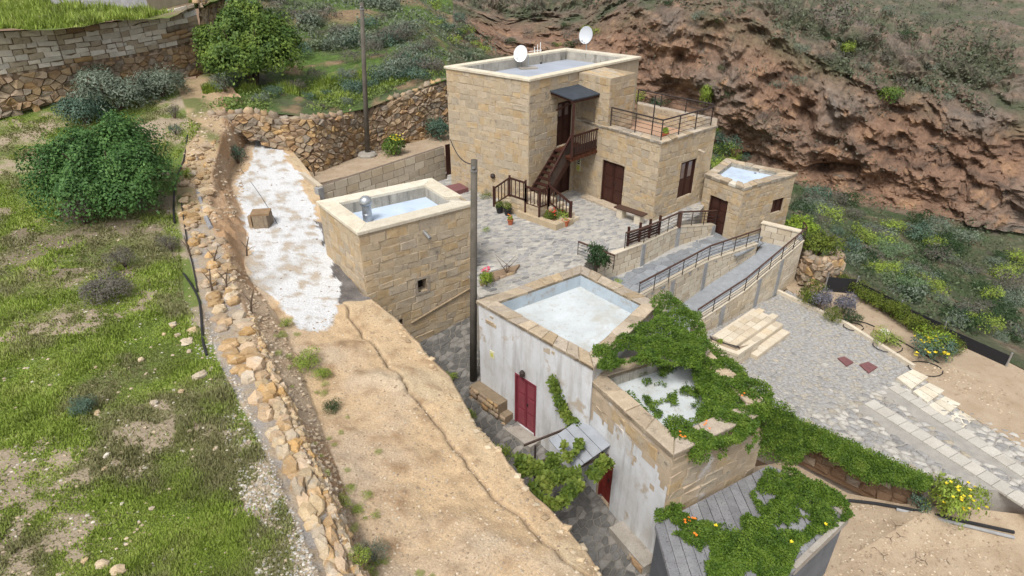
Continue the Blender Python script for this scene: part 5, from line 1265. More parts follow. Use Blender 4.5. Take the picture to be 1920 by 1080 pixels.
# rubble at the head of that wall
def boulder(name, label, p, r, m, grp=None, seed=0, flat=.65):
    rr = random.Random(seed); mb = MB(); n_, m_ = (26, 16) if 300 <= seed < 310 else (9, 6); sx, sy, sz = r*rr.uniform(.8, 1.25), r*rr.uniform(.75, 1.1), r*flat*rr.uniform(.8, 1.2); rz = rr.uniform(0, 6.28)
    vs = []
    for j in range(m_+1):
        ph = math.pi*j/m_
        for i in range(n_):
            th = 2*math.pi*i/n_; q = Vector((math.sin(ph)*math.cos(th), math.sin(ph)*math.sin(th), math.cos(ph)))
            f = 1+.5*noise.noise(q*1.9+Vector((seed*3.1, 0, 0)))+(.22*noise.fractal(q*2.2+Vector((0, seed*1.7, 0)), .8, 2, 6) if 300 <= seed < 310 else 0)
            q = Vector((q.x*sx, q.y*sy, q.z*sz))*f; vs.append(Vector(p)+Vector((q.x*math.cos(rz)-q.y*math.sin(rz), q.x*math.sin(rz)+q.y*math.cos(rz), q.z)))
    mb.add(vs, [(j*n_+i, (j+1)*n_+i, (j+1)*n_+(i+1) % n_, j*n_+(i+1) % n_) for j in range(m_) for i in range(n_)])
    o0 = Vector(p); mb.v = [v-o0 for v in mb.v]; o = obj(name, mb, m, None, r > .35); o.location = o0
    return tag(o, label, 'rock', grp)
for k in range(105):
    t = random.uniform(1.3, 4.9); f = random.uniform(.1, 1.05); p = cr(LB, t).lerp(cr(LC, t), f); h_ = hit_left(*pr(p+ZUP*.1))[0] or p
    boulder('rock', 'tan stone among the loose rubble at the head of the field stone wall', h_+ZUP*.03, random.choice((.1,.13,.16,.2,.27)), random.choice(m_orange+m_rub[:1]), 'loose rubble stones at the head of the field stone wall', k)
for k, (x, y, r) in enumerate(((326,612,.17),(362,622,.2),(352,642,.17),(334,630,.1),(376,706,.19),(398,693,.08),(265,676,.1),(290,757,.1),(340,735,.08),(355,660,.08),(202,855,.09),(197,880,.06),(308,628,.06),(230,850,.07),(285,955,.06),(192,1060,.14),(222,1072,.13),(160,1052,.06),(356,810,.07),(405,842,.07),(182,775,.08),(180,690,.06))):
    h_ = hit_left(x, y)[0]
    if h_: boulder('rock', ('pair of ' if 0 else '')+('pale orange rock lying in the grass beside the hose' if 4 > k else 'lone pale orange rock on the grass left of the wall' if k == 4 else 'small pale stone scattered in the grass of the left terrace'), h_+ZUP*.02, r, m_orange[1] if k != 10 else m_rubpale, 'pale stones scattered in the grass' if k > 4 else ('pale orange rocks beside the hose' if k < 4 else None), 200+k)
for k, (x, y, r, l) in () if True else enumerate(((412,400,.85,'smooth brown rock bulge right of the rubble, above the white rock'),(440,408,.5,'lower brown rock lump touching the white lime washed rock'),(398,300,.7,'brown rock lump left of the head of the white rock'))):
    h_ = hit_left(x, y)[0]
    boulder('rock_outcrop', l, h_-ZUP*.25, r, M('brown_rock%d' % k, (.33,.2,.11), (.26,.155,.085), 2, bump=.7, bscale=5, bdist=.1), None, 300+k, .8)
# ------------------------------------------------------------------ poles, wire, dishes
def upole(label, p, top, r0, r1, base=None):
    t = thing('utility_pole', label, 'utility pole', p)
    obj('shaft', MB().tube([p-ZUP*.3, p.lerp(top, .5), top], [r0, (r0+r1)/2, r1], 12), m_pole, t, True)
    obj('cap_band', MB().lathe(p.lerp(top, 1-.35/(top.z-p.z)), [(r1+.015,0),(r1+.015,.06),(r1,.061)], 12).bar(top+V(-.06,-.12,-.2), top+V(.02,-.14,-.2), .1, .05), m_steel, t)
    if base: obj('concrete_base', MB().lathe(p-ZUP*.2, [(base,0),(base,.35),(base*.85,.45),(.12,.5)], 12), m_concrete, t)
    return t
p1 = al(887, 712); z1t = atY(889, 300, p1.y)
upole('weathered wooden pole standing in the alley in front of the white house corner', p1, z1t, .13, .1)
p2 = at(689, 294, .5); upole('tall thin pole on a concrete foot in front of the long dry stone wall', p2, atY(678, 4, p2.y), .15, .1, .55)
ca = z1t-ZUP*.12; cb_ = hL.lerp(hF, .02)+V(-.02,-.05,0); cb_.z = atY(843, 262, cb_.y).z
wp = [ca.lerp(cb_, k/14)-ZUP*(.35*4*(k/14)*(1-k/14)) for k in range(15)]
tag(obj('overhead_cable', MB().tube(wp, .022, 5), m_iron), 'sagging dark cable from the alley pole top to the tall house wall', 'cable')
def dish(label, c, r, aim, mast_bottom, m, lnb=True):
    aim = Vector(aim).normalized(); t = thing('satellite_dish', label, 'satellite dish', mast_bottom)
    prof = [(0.001, 0)]+[(r*k/8, .22*r*(k/8)**2) for k in range(1, 9)]
    n = 28; q = aim.to_track_quat('Z', 'Y'); mb = MB(); 
    vs = [c+q @ Vector((rr*math.cos(6.2832*k/n)*.92, rr*math.sin(6.2832*k/n), h)) for rr, h in prof for k in range(n)]
    mb.add(vs, [(i*n+k, i*n+(k+1) % n, (i+1)*n+(k+1) % n, (i+1)*n+k) for i in range(len(prof)-1) for k in range(n)])
    mb.add([v-aim*.025 for v in vs], [(i*n+k, (i+1)*n+k, (i+1)*n+(k+1) % n, i*n+(k+1) % n) for i in range(len(prof)-1) for k in range(n)])
    obj('reflector', mb, m, t, True)
    obj('mast', MB().tube([mast_bottom, V(mast_bottom.x, mast_bottom.y, c.z-.05), c-aim*.06], .028, 8), m_steel, t)
    dn = q @ Vector((0, -1, 0)); dn = dn if dn.z < 0 else -dn
    obj('feed_arm', MB().tube([c+dn*r*.9-aim*.03, c+dn*r*.75+aim*r*1.05], .018, 6), m_steel, t)
    l0 = c+dn*r*.72+aim*r*1.05; obj('receiver', MB().tube([l0, l0-aim*.1-dn*.06], [.03, .045], 8), m_dishg, t)
    return t
RZ = HZ-.62
d1 = at(990, 132, RZ); c1 = atY(979, 101, d1.y); c1.x -= .05
dish('white satellite dish on a stone block at the front of the tall house roof', c1, .42, (-.55, -1, .35), V(d1.x, d1.y, RZ+.15), m_dish)
tag(obj('stone_block', MB().box(d1+ZUP*.08, (.9, .5, .16), .3), m_concrete), 'flat concrete block under the white satellite dish', 'block')
d2 = at(1098, 116, RZ); c2 = atY(1100, 66, d2.y)
d_2 = dish('grey satellite dish raised on a thin mast near the back of the tall roof', c2, .46, (-.75, -1, .25), d2, m_dishg)
a1 = at(1002, 122, RZ)
an = thing('roof_antenna', 'small white antenna frame standing behind the white satellite dish', 'antenna', a1)
for k in range(3): obj('pole', MB().tube([a1+V(.16*k, .1*k, 0), a1+V(.16*k, .1*k, .95+.1*k)], .02, 6), m_dish, an)
obj('crossbar', MB().tube([a1+V(-.3,-.15,.72), a1+V(.4,.25,.74)], .016, 6), m_dish, an)
rv = at(1013, 122, RZ); tag(obj('roof_outlet', MB().lathe(rv, [(.1,0),(.12,.04),(.11,.14),(.03,.18)], 10), m_blackp), 'small black vent on the grey roof beside the white satellite dish', 'vent')

# ------------------------------------------------------------------ stone hut remains, hoses, stakes, block building
hb = hit_left(492, 422)[0]
hut = thing('stone_hatch', 'little square stone hatch box standing on the white lime washed rock', 'stone box', hb)
for k, (dx, dy, sx, sy) in enumerate(((-.3,0,.14,.6),(.3,0,.14,.6),(0,.28,.46,.14),(-.02,-.27,.42,.12))): obj('side_stone', MB().box(hb+V(dx, dy, .2), (sx, sy, .62), .15*k-.2), random.choice(m_rub), hut)
obj('lid', MB().box(hb+V(.02, .05, .55), (.74, .66, .08), .18), m_rub[1], hut)
def hose(label, px, m=None, r=.03, lift=.04, hf=hit_left, name='hose'):
    m = m or m_blackp; pts = []
    for x, y in px:
        h_ = hf(x, y)[0]
        if h_: pts.append(h_+ZUP*lift)
    fin = [cr(pts, i/6) for i in range((len(pts)-1)*6+1)]
    return tag(obj(name, MB().tube(fin, r, 6), m), label, 'hose')
hose('black hose draped over the rubble at the upper end of the field stone wall', [(352,255),(345,300),(330,340),(326,390),(328,420)], None, .035)
hose('black hose coming down through the rubble to the grassy terrace', [(345,515),(362,540),(374,566),(378,600),(381,640),(388,668)], None, .035)
hose('second thin black hose lying along the rubble by the field stone wall', [(340,380),(346,420),(352,460),(362,500),(371,548)], None, .022)
hose('pale grey pipe lying in the bank above the white lime washed rock', [(372,360),(383,400),(396,430)], m_plank, .09, .06, name='pipe')
hose('thin dark cable crossing the white lime washed rock', [(452,318),(478,352),(500,385),(520,420)], None, .012, .01, name='cable')
for k, (x, y, dx) in enumerate(((358,480,-.1),(398,545,.05),(400,500,.3),(425,545,.15),(462,480,.2),(470,585,.2))):
    h_ = hit_left(x, y)[0]
    t = thing('vine_stump', 'bare dark vine stem sticking out of the rubble above the field stone wall', 'dead vine', h_, 'bare vine stems in the rubble')
    mb = MB().tube([h_-ZUP*.1, h_+V(dx*.4, 0, .35), h_+V(dx, .1, .75)], [.04,.03,.012], 6).tube([h_+V(dx*.4,0,.35), h_+V(dx*.4-.3, .2, .6)], [.025,.008], 5).tube([h_+V(dx*.2,0,.2), h_+V(dx*.4+.3, -.1, .45)], [.02,.007], 5)
    obj('stem', mb, m_twig, t)
bb = at(150, 30, 7.7); bl_ = thing('block_building', 'grey breeze block shed corner at the top left edge of the terrace', 'building', at(210, 25, 7.7))
c0, c1_, c2_ = at(60, 10, 7.7), at(281, 24, 7.7), at(275, -20, 7.7)
p, u, n, L = wall_frame(at(100, 16, 7.7), c1_)
obj('wall', MB().prism([xy(p), xy(p+u*L), xy(p+u*L-n*3), xy(p-n*3)], 7.2, 9.8), m_mortar, bl_)
emit(bl_, courses(p, p+u*L, 7.5, 9.8, (), (.22,.23), (.45,.47), jit=.003), [m_greyblk], 'block', 200, .012, .012, .1, 0, .1)

# ------------------------------------------------------------------ shrubs and trees near the camera side
def on_left(px, py):
    h_ = hit_left(px, py)[0]; return h_ if h_ else at(px, py, 1.4)
def big_bush(name, label, cat, foot, width_px, height_px, sp, n, leaf, lob, cols=None):
    d = (foot*1.0-CAMP).length; s = d/F_PX
    r, h = width_px*s/2, height_px*s
    t = thing(name, label, cat, foot)
    P_, N_ = lobes_points([(x*r, y*r, z*h, a_*r, b_*r, c_*h) for x, y, z, a_, b_, c_ in lob], n, .62)
    mobj('crown', leaf_mesh(name+'_leaves', P_, N_, leaf, .6, GREENS[sp]), t)
    tr = MB()
    for k in range(7):
        a_ = 6.283*k/7; tr.tube([foot-ZUP*.2, foot+V(math.cos(a_)*r*.2, math.sin(a_)*r*.2, h*.3), foot+V(math.cos(a_)*r*.6, math.sin(a_)*r*.6, h*.7)], [.14,.09,.02], 6)
    obj('trunk', tr, m_twig, t); return t
LOB2 = [(0,0,.35,.75,.75,.5),(-.5,.1,.3,.5,.5,.42),(.5,-.1,.3,.5,.5,.38),(.1,.4,.42,.5,.5,.45),(-.1,-.45,.25,.6,.55,.34),(.45,-.45,.2,.45,.45,.28),(.2,.1,.55,.4,.4,.36),(-.25,.1,.55,.4,.4,.34),(-.6,-.3,.3,.4,.4,.36)]
LOB = [(0,0,.4,.7,.7,.5),(-.45,.1,.35,.5,.5,.42),(.45,-.1,.35,.5,.5,.4),(.1,.4,.45,.5,.5,.45),(-.1,-.4,.3,.55,.5,.36),(.2,.1,.66,.36,.36,.36),(-.25,.1,.58,.36,.36,.32),(.62,.2,.45,.32,.32,.3),(-.62,-.1,.42,.3,.3,.3),(.0,0,.78,.25,.25,.25)]
big_bush('lentisk_bush', 'big dense bright green bush on the left terrace at the photo edge', 'bush', on_left(222, 384), 205, 142, 'lentisk', 30000, .13, LOB2)
fg = atY(478, 160, 38.5)
big_bush('fig_tree', 'large round bright green fig tree on the terrace behind the long wall', 'tree', fg, 175, 128, 'fig', 26000, .19, LOB)
# scrub hand-placed on the left terrace and banks
for k, (x, y, w_, h__, sp, l) in enumerate((
    (225,206,135,74,'tabaiba','large grey-green scrub mound at the foot of the tall terrace wall, left'),(305,180,105,56,'tabaiba','grey-green scrub mound at the foot of the tall terrace wall, right'),
    (165,232,80,50,'bluegreen','dull green scrub mound above the big bright bush'),(422,172,44,40,'tabaiba','pale silvery shrub left of the fig tree foot'),
    (328,222,30,28,'dry','small dark dry bush on the bare bank above the rubble'),(330,252,26,20,'bluegreen','small grey-green tuft below the dark dry bush on the bank'),
    (447,306,40,40,'bluegreen','round blue-green bush between brown rock and white rock'),(350,336,26,24,'yellowgreen','bright yellow-green rosette plant on the rubble'),
    (322,470,44,36,'dry','dark dry bush in the rubble beside the yellow grass'),(704,1052,56,56,'tabaiba','silver-green half of the tuft on the bare rock at the bottom'),
    (668,1058,60,46,'grass','bright green half of the tuft on the bare rock at the bottom'),(578,688,64,40,'grass','long green weed tuft on the rock bank'),(606,708,44,26,'grass','smaller yellow-green end of the weed tuft on the rock bank'),
    (624,768,44,20,'dark','dark green weed mat on the bank below the tuft'),(645,945,36,20,'grass','little green weed patch beside the field stone wall'),(537,612,30,22,'grass','weed tuft at the lower tip of the white rock'),
    (160,770,50,30,'bluegreen','grey-green weed clump at the left photo edge'),(160,420,70,60,'dry','pale dry twiggy scrub left of the grass'),(200,560,90,44,'dry','long dry scrub thicket on the left terrace'),(235,500,60,40,'dry','smaller dry scrub clump beside the thicket'),
    (280,175,40,24,'dry','low dry scrub behind the grey-green mound'))):
    p = on_left(x, y); s = (p-CAMP).length/F_PX
    shrub('shrub', l, 'shrub', p, w_*s/2, h__*s*.9, sp, 4000 if w_ > 70 else 1800 if w_ > 40 else 800, .085 if w_ > 40 else .11, None, 6, True, .35 if sp in ('dry', 'tabaiba') else .5)
# yellow flowered plant and shrub by the long wall
pf = at(737, 290, .55); shrub('shrub', 'bright green garden shrub with yellow flowers behind the block wall', 'shrub', pf, .75, 1.1, 'fig', 1600, .16)
pf2 = at(736, 262, .55); shrub('shrub', 'tall thin leafy shrub against the long dry stone wall', 'shrub', V(pf2.x, pf2.y-.4, .55), .55, 1.9, 'lentisk', 1300, .15)
flowers(bpy.data.objects['shrub'] if False else None, [], m_flow['yellow']) if False else None
t_ = thing('flowers', 'cluster of yellow flowers on the bright garden shrub behind the block wall', 'flowers', pf+ZUP*.9); flowers(t_, [pf+V(random.uniform(-.1,.7), random.uniform(-.4,.3), random.uniform(.8,1.15)) for _ in range(22)], m_flow['yellow'], .08)
pc = at(822, 262, .55); shrub('shrub', 'round blue-green shrub between long wall and tall house', 'shrub', pc, .85, 1.5, 'bluegreen', 1600, .13)
pt_ = at(590, 330, .55); tw = thing('bare_sapling', 'leafless grey sapling in front of the long wall', 'sapling', pt_)
mb = MB()
for k in range(7): mb.tube([pt_, pt_+V(random.uniform(-.1,.1), 0, .5), pt_+V(random.uniform(-.5,.5), random.uniform(-.3,.3), random.uniform(.9,1.3))], [.025,.018,.005], 5)
obj('stem', mb, m_twig, tw)
# planting by the courtyard, ramps and plaza
sh = at(1122, 498, 0); shrub('shrub', 'loose dark green bush at the courtyard end of the wooden gate', 'shrub', sh, .6, .85, 'dark', 1300, .17)
shrub('shrub', 'small green tuft on the white house back parapet by the ramp', 'plant', at(1160, 530, .75), .18, .18, 'grass', 300, .2, branch=False)
fb0 = at(912, 535, -.3); 
bed = thing('alley_planter', 'rough stone planter beside the pole where courtyard meets alley', 'planter', at(930, 540, -.6))
q = [at(900,545,-.2), at(966,512,-.0), at(975,500,.0), at(905,520,0)]
obj('wall', MB().prism([xy(p) for p in q], -2.8, .12), m_rub[1], bed)
emit(bed, courses(q[0], q[1], -2.4, .12, (), (.2,.3), (.25,.45)), m_rub, 'stone', 60, .06, .02, .4, .08, .6, True)
shrub('shrub', 'bright bush with pink flower on the rough planter beside the pole', 'plant', at(912, 532, .12), .32, .62, 'yellowgreen', 700, .17)
t_ = thing('flowers', 'pink flowers on the bush beside the pole', 'flowers', at(912, 515, .5)); flowers(t_, [at(911, 510, .45)+V(random.uniform(-.12,.12), random.uniform(-.1,.1), random.uniform(0,.2)) for _ in range(9)], m_flow['pink'], .08)
sb_ = at(950, 512, .12); tw = thing('bare_sapling', 'thin bare branching plant on the rough planter by the alley', 'sapling', sb_); mb = MB()
for k in range(6): mb.tube([sb_, sb_+V(random.uniform(-.2,.2), 0, .25), sb_+V(random.uniform(-.45,.45), random.uniform(-.2,.2), random.uniform(.4,.7))], [.02,.014,.005], 5)
obj('stem', mb, m_twig, tw)
for k, (x, y, w_, h__, sp, l) in enumerate(((1515,570,50,44,'hedge','olive green bush left of the lavender in the plaza bed'),(1535,580,48,44,'lavender','grey lavender bush nearest the olive bush'),(1580,588,46,44,'lavender','round grey lavender bush right of the first lavender'),
    (1560,600,40,24,'hedge','low green growth between the two lavender bushes'),(1596,604,36,22,'dark','small dark green plant below the right lavender'),(1660,642,50,24,'grass','low green mat plant inside a drip hose ring'),(1745,672,70,44,'bluegreen','blue-green base of the yellow flowering shrub at the right edge'),(1750,662,72,42,'yellowgreen','yellow flowering shrub at the right photo edge'))):
    p = at(x, y, -2.95); s = (p-CAMP).length/F_PX; shrub('shrub', l, 'shrub', p, w_*s/2, h__*s, sp, 1300, .1, None, 6)
for x0, x1, n_ in ((1575, 1680, 9), (1680, 1790, 9)):
    for k in range(n_):
        f = (k+.5)/n_; x = x0+(x1-x0)*f; y = 532+(x-1575)*.615; p = at(x, y, -2.9)
        shrub('hedge_shrub', 'yellow-green hedge shrub in the row along the black mesh fence', 'hedge', p+V(random.uniform(-.1,.1), random.uniform(-.1,.1), 0), .5, random.uniform(.6,.85), 'hedge', 900, .13, 'hedge along the black mesh fence')
for k, (x, y, r, h__, l) in enumerate(((1455,425,.8,.9,'leafy shrub behind the annex corner, left end of the flowering mass'),(1500,440,1.0,1.1,'leafy green shrub in the middle of the mass behind the ramp end wall'),(1535,480,1.05,1.3,'yellow-green shrub with white flowers over the rubble pier'))):
    p = at(x, y, -1.5+.2*k-.7); shrub('shrub', l, 'shrub', p+ZUP*0, r, h__, 'hedge' if k == 2 else 'yellowgreen' if k == 1 else 'lentisk', 1800, .12)
rp_ = [at(1492, 520, -2.9), at(1520, 548, -2.95), at(1570, 530, -2.95)]
rt_ = [V(p.x, p.y, -1.55) for p in rp_]
rubble_wall('rough tan rubble pier at the end of the ramp wall under the shrubs', rp_, rt_, m_rub, .4, .32, name='rubble_pier', limit=60)
for k, (x, y, r) in enumerate(((1568,480,.45),(1560,505,.4))): boulder('boulder', 'tan boulder '+('above' if k == 0 else 'below')+' the flowering shrub at the rubble pier', at(x, y, -2.2), r, m_rub[2], None, 400+k)
for k, (x, y) in enumerate(((1648,618),(1658,622))): boulder('boulder', ('tan' if k == 0 else 'grey')+' rock in the plaza bed beside the drip hose', at(x, y, -2.9), .25, m_rub[0] if k == 0 else m_rubpale, None, 410+k, .4)
hose('black drip hose running the length of the lavender bed', [(1498,545),(1560,592),(1625,606),(1690,640),(1760,680)], None, .02, .0, lambda x, y: (at(x, y, -2.93), 0), 'drip_hose')
for k, (x, y, r) in enumerate(((1600,613,.4),(1664,650,.55),(1735,692,.6))):
    c = at(x, y, -2.95); tag(obj('hose_ring', MB().tube([c+V(r*math.cos(.4*i), r*.8*math.sin(.4*i), .02) for i in range(16)], .018, 5), m_blackp), ('smallest drip hose ring, nearest the lavender','drip hose ring around the low green mat plant','drip hose ring below the yellow flowering shrub')[k], 'hose')
# black mesh fence
fpts = [at(1545,545,-2.95), at(1600,552,-3.0), at(1680,598,-3.1), at(1760,640,-3.2), at(1880,700,-3.3)]
mf = thing('mesh_fence', 'low black mesh windbreak fence between hedge and ravine', 'fence', fpts[0])
for i in range(4):
    p, u, n, L = wall_frame(fpts[i], fpts[i+1]); zb = (fpts[i].z+fpts[i+1].z)/2
    obj('mesh_panel', MB().prism([xy(p), xy(p+u*L), xy(p+u*L-n*.02), xy(p-n*.02)], zb-.1, zb+.75), m_net, mf)
for p in fpts: obj('post', MB().tube([p-ZUP*.1, p+ZUP*.95], .035, 7), m_steel, mf)
# weeds along the alley rock foot
for k, (x, y, w_, h__, l) in enumerate(((842,712,36,18,'weed patch in the alley left of the pole'),(945,862,40,40,'taller weeds at the rock foot by the vine'),(882,785,30,24,'weeds at the rock foot beside the plinth'))):
    p = al(x, y); s = (p-CAMP).length/F_PX; shrub('weeds', l, 'weeds', p, w_*s/2, h__*s, 'grass', 700, .14, None, 5, False)

# ------------------------------------------------------------------ hillside scrub
SPEC = {'tabaiba': ('rounded grey-green shrub', .5), 'dry': ('dry grey-brown scrub bush', .35), 'bluegreen': ('dull blue-green bush', .5), 'dark': ('dark green bush', .5), 'grass': ('bright green leafy bush', .5), 'cactus': ('pale prickly pear clump', .9)}
GREENS['cactus'] = [(.10,.13,.07), (.16,.2,.11), (.24,.28,.17)]
def scatter(region, poly, n, kinds, wpx, nleaf=500, leaf=.14):
    x0, x1 = min(p[0] for p in poly), max(p[0] for p in poly); y0, y1 = min(p[1] for p in poly), max(p[1] for p in poly); k = 0; tries = 0
    while k < n and tries < n*20:
        tries += 1; x, y = random.uniform(x0, x1), random.uniform(y0, y1)
        if not inpoly(x, y, poly): continue
        h_, nn = hit_hill(x, y)
        if not h_: continue
        sp_ = random.choice(kinds); s = (h_-CAMP).length/F_PX; w_ = random.uniform(*wpx)*s/2
        o = mobj('shrub', bush_mesh(sp_, random.randrange(4), nleaf, leaf, 5, SPEC[sp_][1]), None, h_-ZUP*w_*.2, random.uniform(0, 6.28), (w_, w_, w_*random.uniform(.9, 1.3)))
        tag(o, SPEC[sp_][0]+' '+region, 'shrub', SPEC[sp_][0].replace('bush', 'bushes')+('s ' if 'bush' not in SPEC[sp_][0] else ' ')+region); k += 1
scatter('on the slope above the long dry stone wall', [(540,175),(820,145),(830,110),(760,60),(560,100),(545,150)], 34, ['tabaiba']*3+['bluegreen','dry','dry'], (34, 74), 900, .1)
scatter('at the foot of the slope just above the wall top', [(395,195),(520,190),(650,200),(800,150),(780,140),(560,150),(520,180)], 12, ['tabaiba','bluegreen'], (30, 60), 900, .1)
scatter('in the tangle behind the fig tree', [(560,100),(740,90),(780,40),(720,0),(460,0),(400,30),(560,40)], 38, ['tabaiba','dry','dry','bluegreen','cactus','cactus'], (26, 62))
scatter('on the green slope falling to the ravine left of the cliff', [(760,0),(800,40),(860,110),(930,110),(900,70),(840,20),(800,0)], 22, ['grass','bluegreen','grass','cactus'], (18, 40), 400)
scatter('along the foot of the cliff behind the tall house', [(860,70),(960,95),(1090,90),(1150,60),(1060,50),(960,60),(880,30)], 12, ['dark','grass','dry'], (16, 36), 400)
scatter('in the ravine behind the roof terrace', [(1190,190),(1260,210),(1400,300),(1340,330),(1345,240),(1195,185)], 20, ['dark','grass','grass','bluegreen'], (26, 60), 800, .11)
scatter('on the ravine floor right of the annex', [(1490,350),(1620,390),(1780,430),(1910,470),(1910,680),(1780,615),(1700,570),(1570,490),(1490,410)], 98, ['tabaiba','dark','tabaiba','dry','bluegreen','grass','dark'], (24, 62), 800, .11)
SPEC['mint'] = ('rounded pale green bush', .5)
scatter('near the black mesh fence on the ravine floor', [(1620,440),(1780,430),(1780,600),(1700,560),(1620,500)], 12, ['mint'], (34, 62), 1100, .09)
scatter('clinging to the red cliff face', [(1230,30),(1780,60),(1780,380),(1500,300),(1330,230),(1210,120)], 12, ['dry','dark','tabaiba'], (12, 34), 350)
scatter('on the scrubby brow above the cliff', [(850,0),(1780,0),(1780,180),(1640,170),(1500,100),(1380,60),(1200,20),(960,30)], 32, ['dry','dry','tabaiba','dark'], (12, 34), 350)
for k, (x, y, w_, l) in enumerate(((1660,205,40,'small green tree leaning out from the right part of the cliff'),(1320,200,26,'slender green cypress shaped shrub at the left foot of the cliff'),(1750,440,44,'round silvery shrub at the right edge of the ravine'),(1585,100,24,'bright green tuft high on the cliff'))):
    h_, nn = hit_hill(x, y); s = (h_-CAMP).length/F_PX; t_ = thing('cliff_tree', l, 'tree', h_)
    mobj('crown', bush_mesh('tabaiba' if k == 2 else 'grass' if k != 0 else 'fig', k, 900, .14), t_, (0, -.3, .5 if k == 0 else 0), 0, (w_*s/2, w_*s/2, w_*s*(1.6 if k == 1 else .8)))
    obj('trunk', MB().tube([h_-ZUP*.9+V(.0,.3,0), h_+V(0,-.1,.0), h_+V(0,-.3,.9)], [.14,.1,.05], 6), m_twig, t_)

# ------------------------------------------------------------------ creeper and vine: leaf by leaf
def spray(poly, zf, n, thick, leaf, sp, gap=.0, gs=1.2, th_f=None):
    x0, x1 = min(p[0] for p in poly), max(p[0] for p in poly); y0, y1 = min(p[1] for p in poly), max(p[1] for p in poly); P_ = []; tr = 0
    while len(P_) < n and tr < n*12:
        tr += 1; x, y = random.uniform(x0, x1), random.uniform(y0, y1)
        if not inpoly(x, y, poly): continue
        p = at(x, y, zf(x, y) if callable(zf) else zf); q = fb(p.x, p.y, 0, gs, 4)
        if q < gap: continue
        P_.append((p.x, p.y, p.z+thick*(.15+random.random()**.7*max(.1, .55+q*1.3))))
    P_ = np.array(P_); N_ = RNG.normal(scale=.5, size=P_.shape)+np.array([0,-.15,.8]); return P_, N_
def creeper(name, label, parts_, leaf, sp, cat='creeper', asp=.6, stems=None):
    P_ = np.concatenate([p for p, n in parts_]); N_ = np.concatenate([n for p, n in parts_]); o0 = Vector(P_.mean(0))
    t = thing(name, label, cat, o0); mobj('leaves', leaf_mesh(name+'_leaves', P_-np.array(o0), N_, leaf, asp, GREENS[sp]), t)
    if stems:
        mb = MB()
        for s in stems: mb.tube(s, .012, 4)
        obj('stem', mb, m_twig, t)
    return t
c1p = [(1112,662),(1150,642),(1185,618),(1228,606),(1215,566),(1252,560),(1312,598),(1328,650),(1310,700),(1270,690),(1228,694),(1180,684),(1140,702),(1108,692)]
c2p = [(1296,640),(1330,648),(1380,690),(1448,745),(1436,790),(1392,832),(1330,852),(1270,842),(1240,802),(1290,806),(1322,762),(1296,712)]
c3p = [(1104,690),(1140,702),(1186,752),(1236,795),(1290,815),(1270,840),(1225,805),(1160,745),(1120,715)]
parts_ = [spray(c1p, lambda x, y: .62+.0*x, 34000, .34, .075, 'creeper', -.35), spray(c2p, .1, 38000, .3, .075, 'creeper', -.42), spray(c3p, -.1, 1800, .2, .075, 'creeper', .12, 2.2),
          spray([(1170,700),(1300,690),(1330,760),(1290,810),(1230,790)], -.2, 2800, .15, .075, 'creeper', .2, 1.6)]
# over the front corner of the parapet
parts_.append(spray([(1240,838),(1345,815),(1400,800),(1420,830),(1400,860),(1330,868),(1300,880),(1285,858)], -.15, 4000, .3, .07, 'creeper', .0, 1.5))
parts_.append(spray([(1372,800),(1440,766),(1495,806),(1505,870),(1470,884),(1440,872),(1410,862),(1372,846)], lambda x, y: .1-max(0, (y-785)/95)*2.2, 9000, .45, .07, 'creeper', -.4, 1.2))
# the curtain over the retaining wall below the plaza
e0_, e1_ = at(1425,765,pz), at(1742,910,pz); w_dir = (e1_-e0_); nn = V(w_dir.y, -w_dir.x, 0).normalized(); Pc = []
while len(Pc) < 32000:
    s_, k_ = random.random(), random.random()**1.0; p = e0_.lerp(e1_, s_)
    dep = (1.25*(1-s_)**.55+.12)*(.75+.5*fb(p.x, p.y, 0, .9)); Pc.append(tuple(p+nn*(.0+.75*k_*(1-s_*.6)+random.uniform(-.05,.2))+ZUP*(.28-k_*dep*1.0+random.uniform(-.08,.14))))
Pc = np.array(Pc); parts_.append((Pc, RNG.normal(scale=.5, size=Pc.shape)+np.array([nn.x*.6, nn.y*.6, .6])))
cr1 = creeper('creeper', 'dense bright green creeper over the white house annex roof and down the plaza wall', parts_, .058, 'creeper')
flowers(cr1, [at(x, y, .45)+V(random.uniform(-.1,.1), random.uniform(-.1,.1), 0) for x, y in ((1277,816),(1282,814),(1330,793),(1395,740),(1308,678),(1325,800),(1200,650)) for _ in range(2)], m_flow['orange'], .04)
sp1 = [(1226,968),(1262,938),(1300,968),(1340,990),(1420,962),(1405,930),(1438,884),(1480,880),(1528,912),(1592,948),(1600,972),(1575,985),(1500,1025),(1478,1080),(1430,1160),(1330,1130),(1318,1040),(1262,1005),(1232,1000)]
parts_ = [spray(sp1, SZ_+.02, 38000, .22, .075, 'creeper', -.2, 2.2), spray([(1330,1020),(1430,990),(1490,1030),(1470,1090),(1430,1160),(1330,1130)], SZ_, 16000, .34, .075, 'creeper', -.5),
          spray([(1450,905),(1530,912),(1600,955),(1590,980),(1530,985),(1480,960)], SZ_, 7000, .25, .075, 'creeper', -.2)]
cr2 = creeper('creeper', 'orange flowered creeper sprawling over the grey plank shed roof', parts_, .058, 'creeper')
flowers(cr2, [at(x, y, SZ_+.35)+V(random.uniform(-.08,.08), random.uniform(-.08,.08), 0) for x, y in ((1298,974),(1302,972),(1300,1003),(1290,980)) for _ in range(2)], m_flow['orange'], .045)
flowers(cr2, [at(x, y, SZ_+.3) for x, y in ((1548,983),(1484,1016),(1342,985))], m_flow['yellow'], .06, 'yellow_flower')
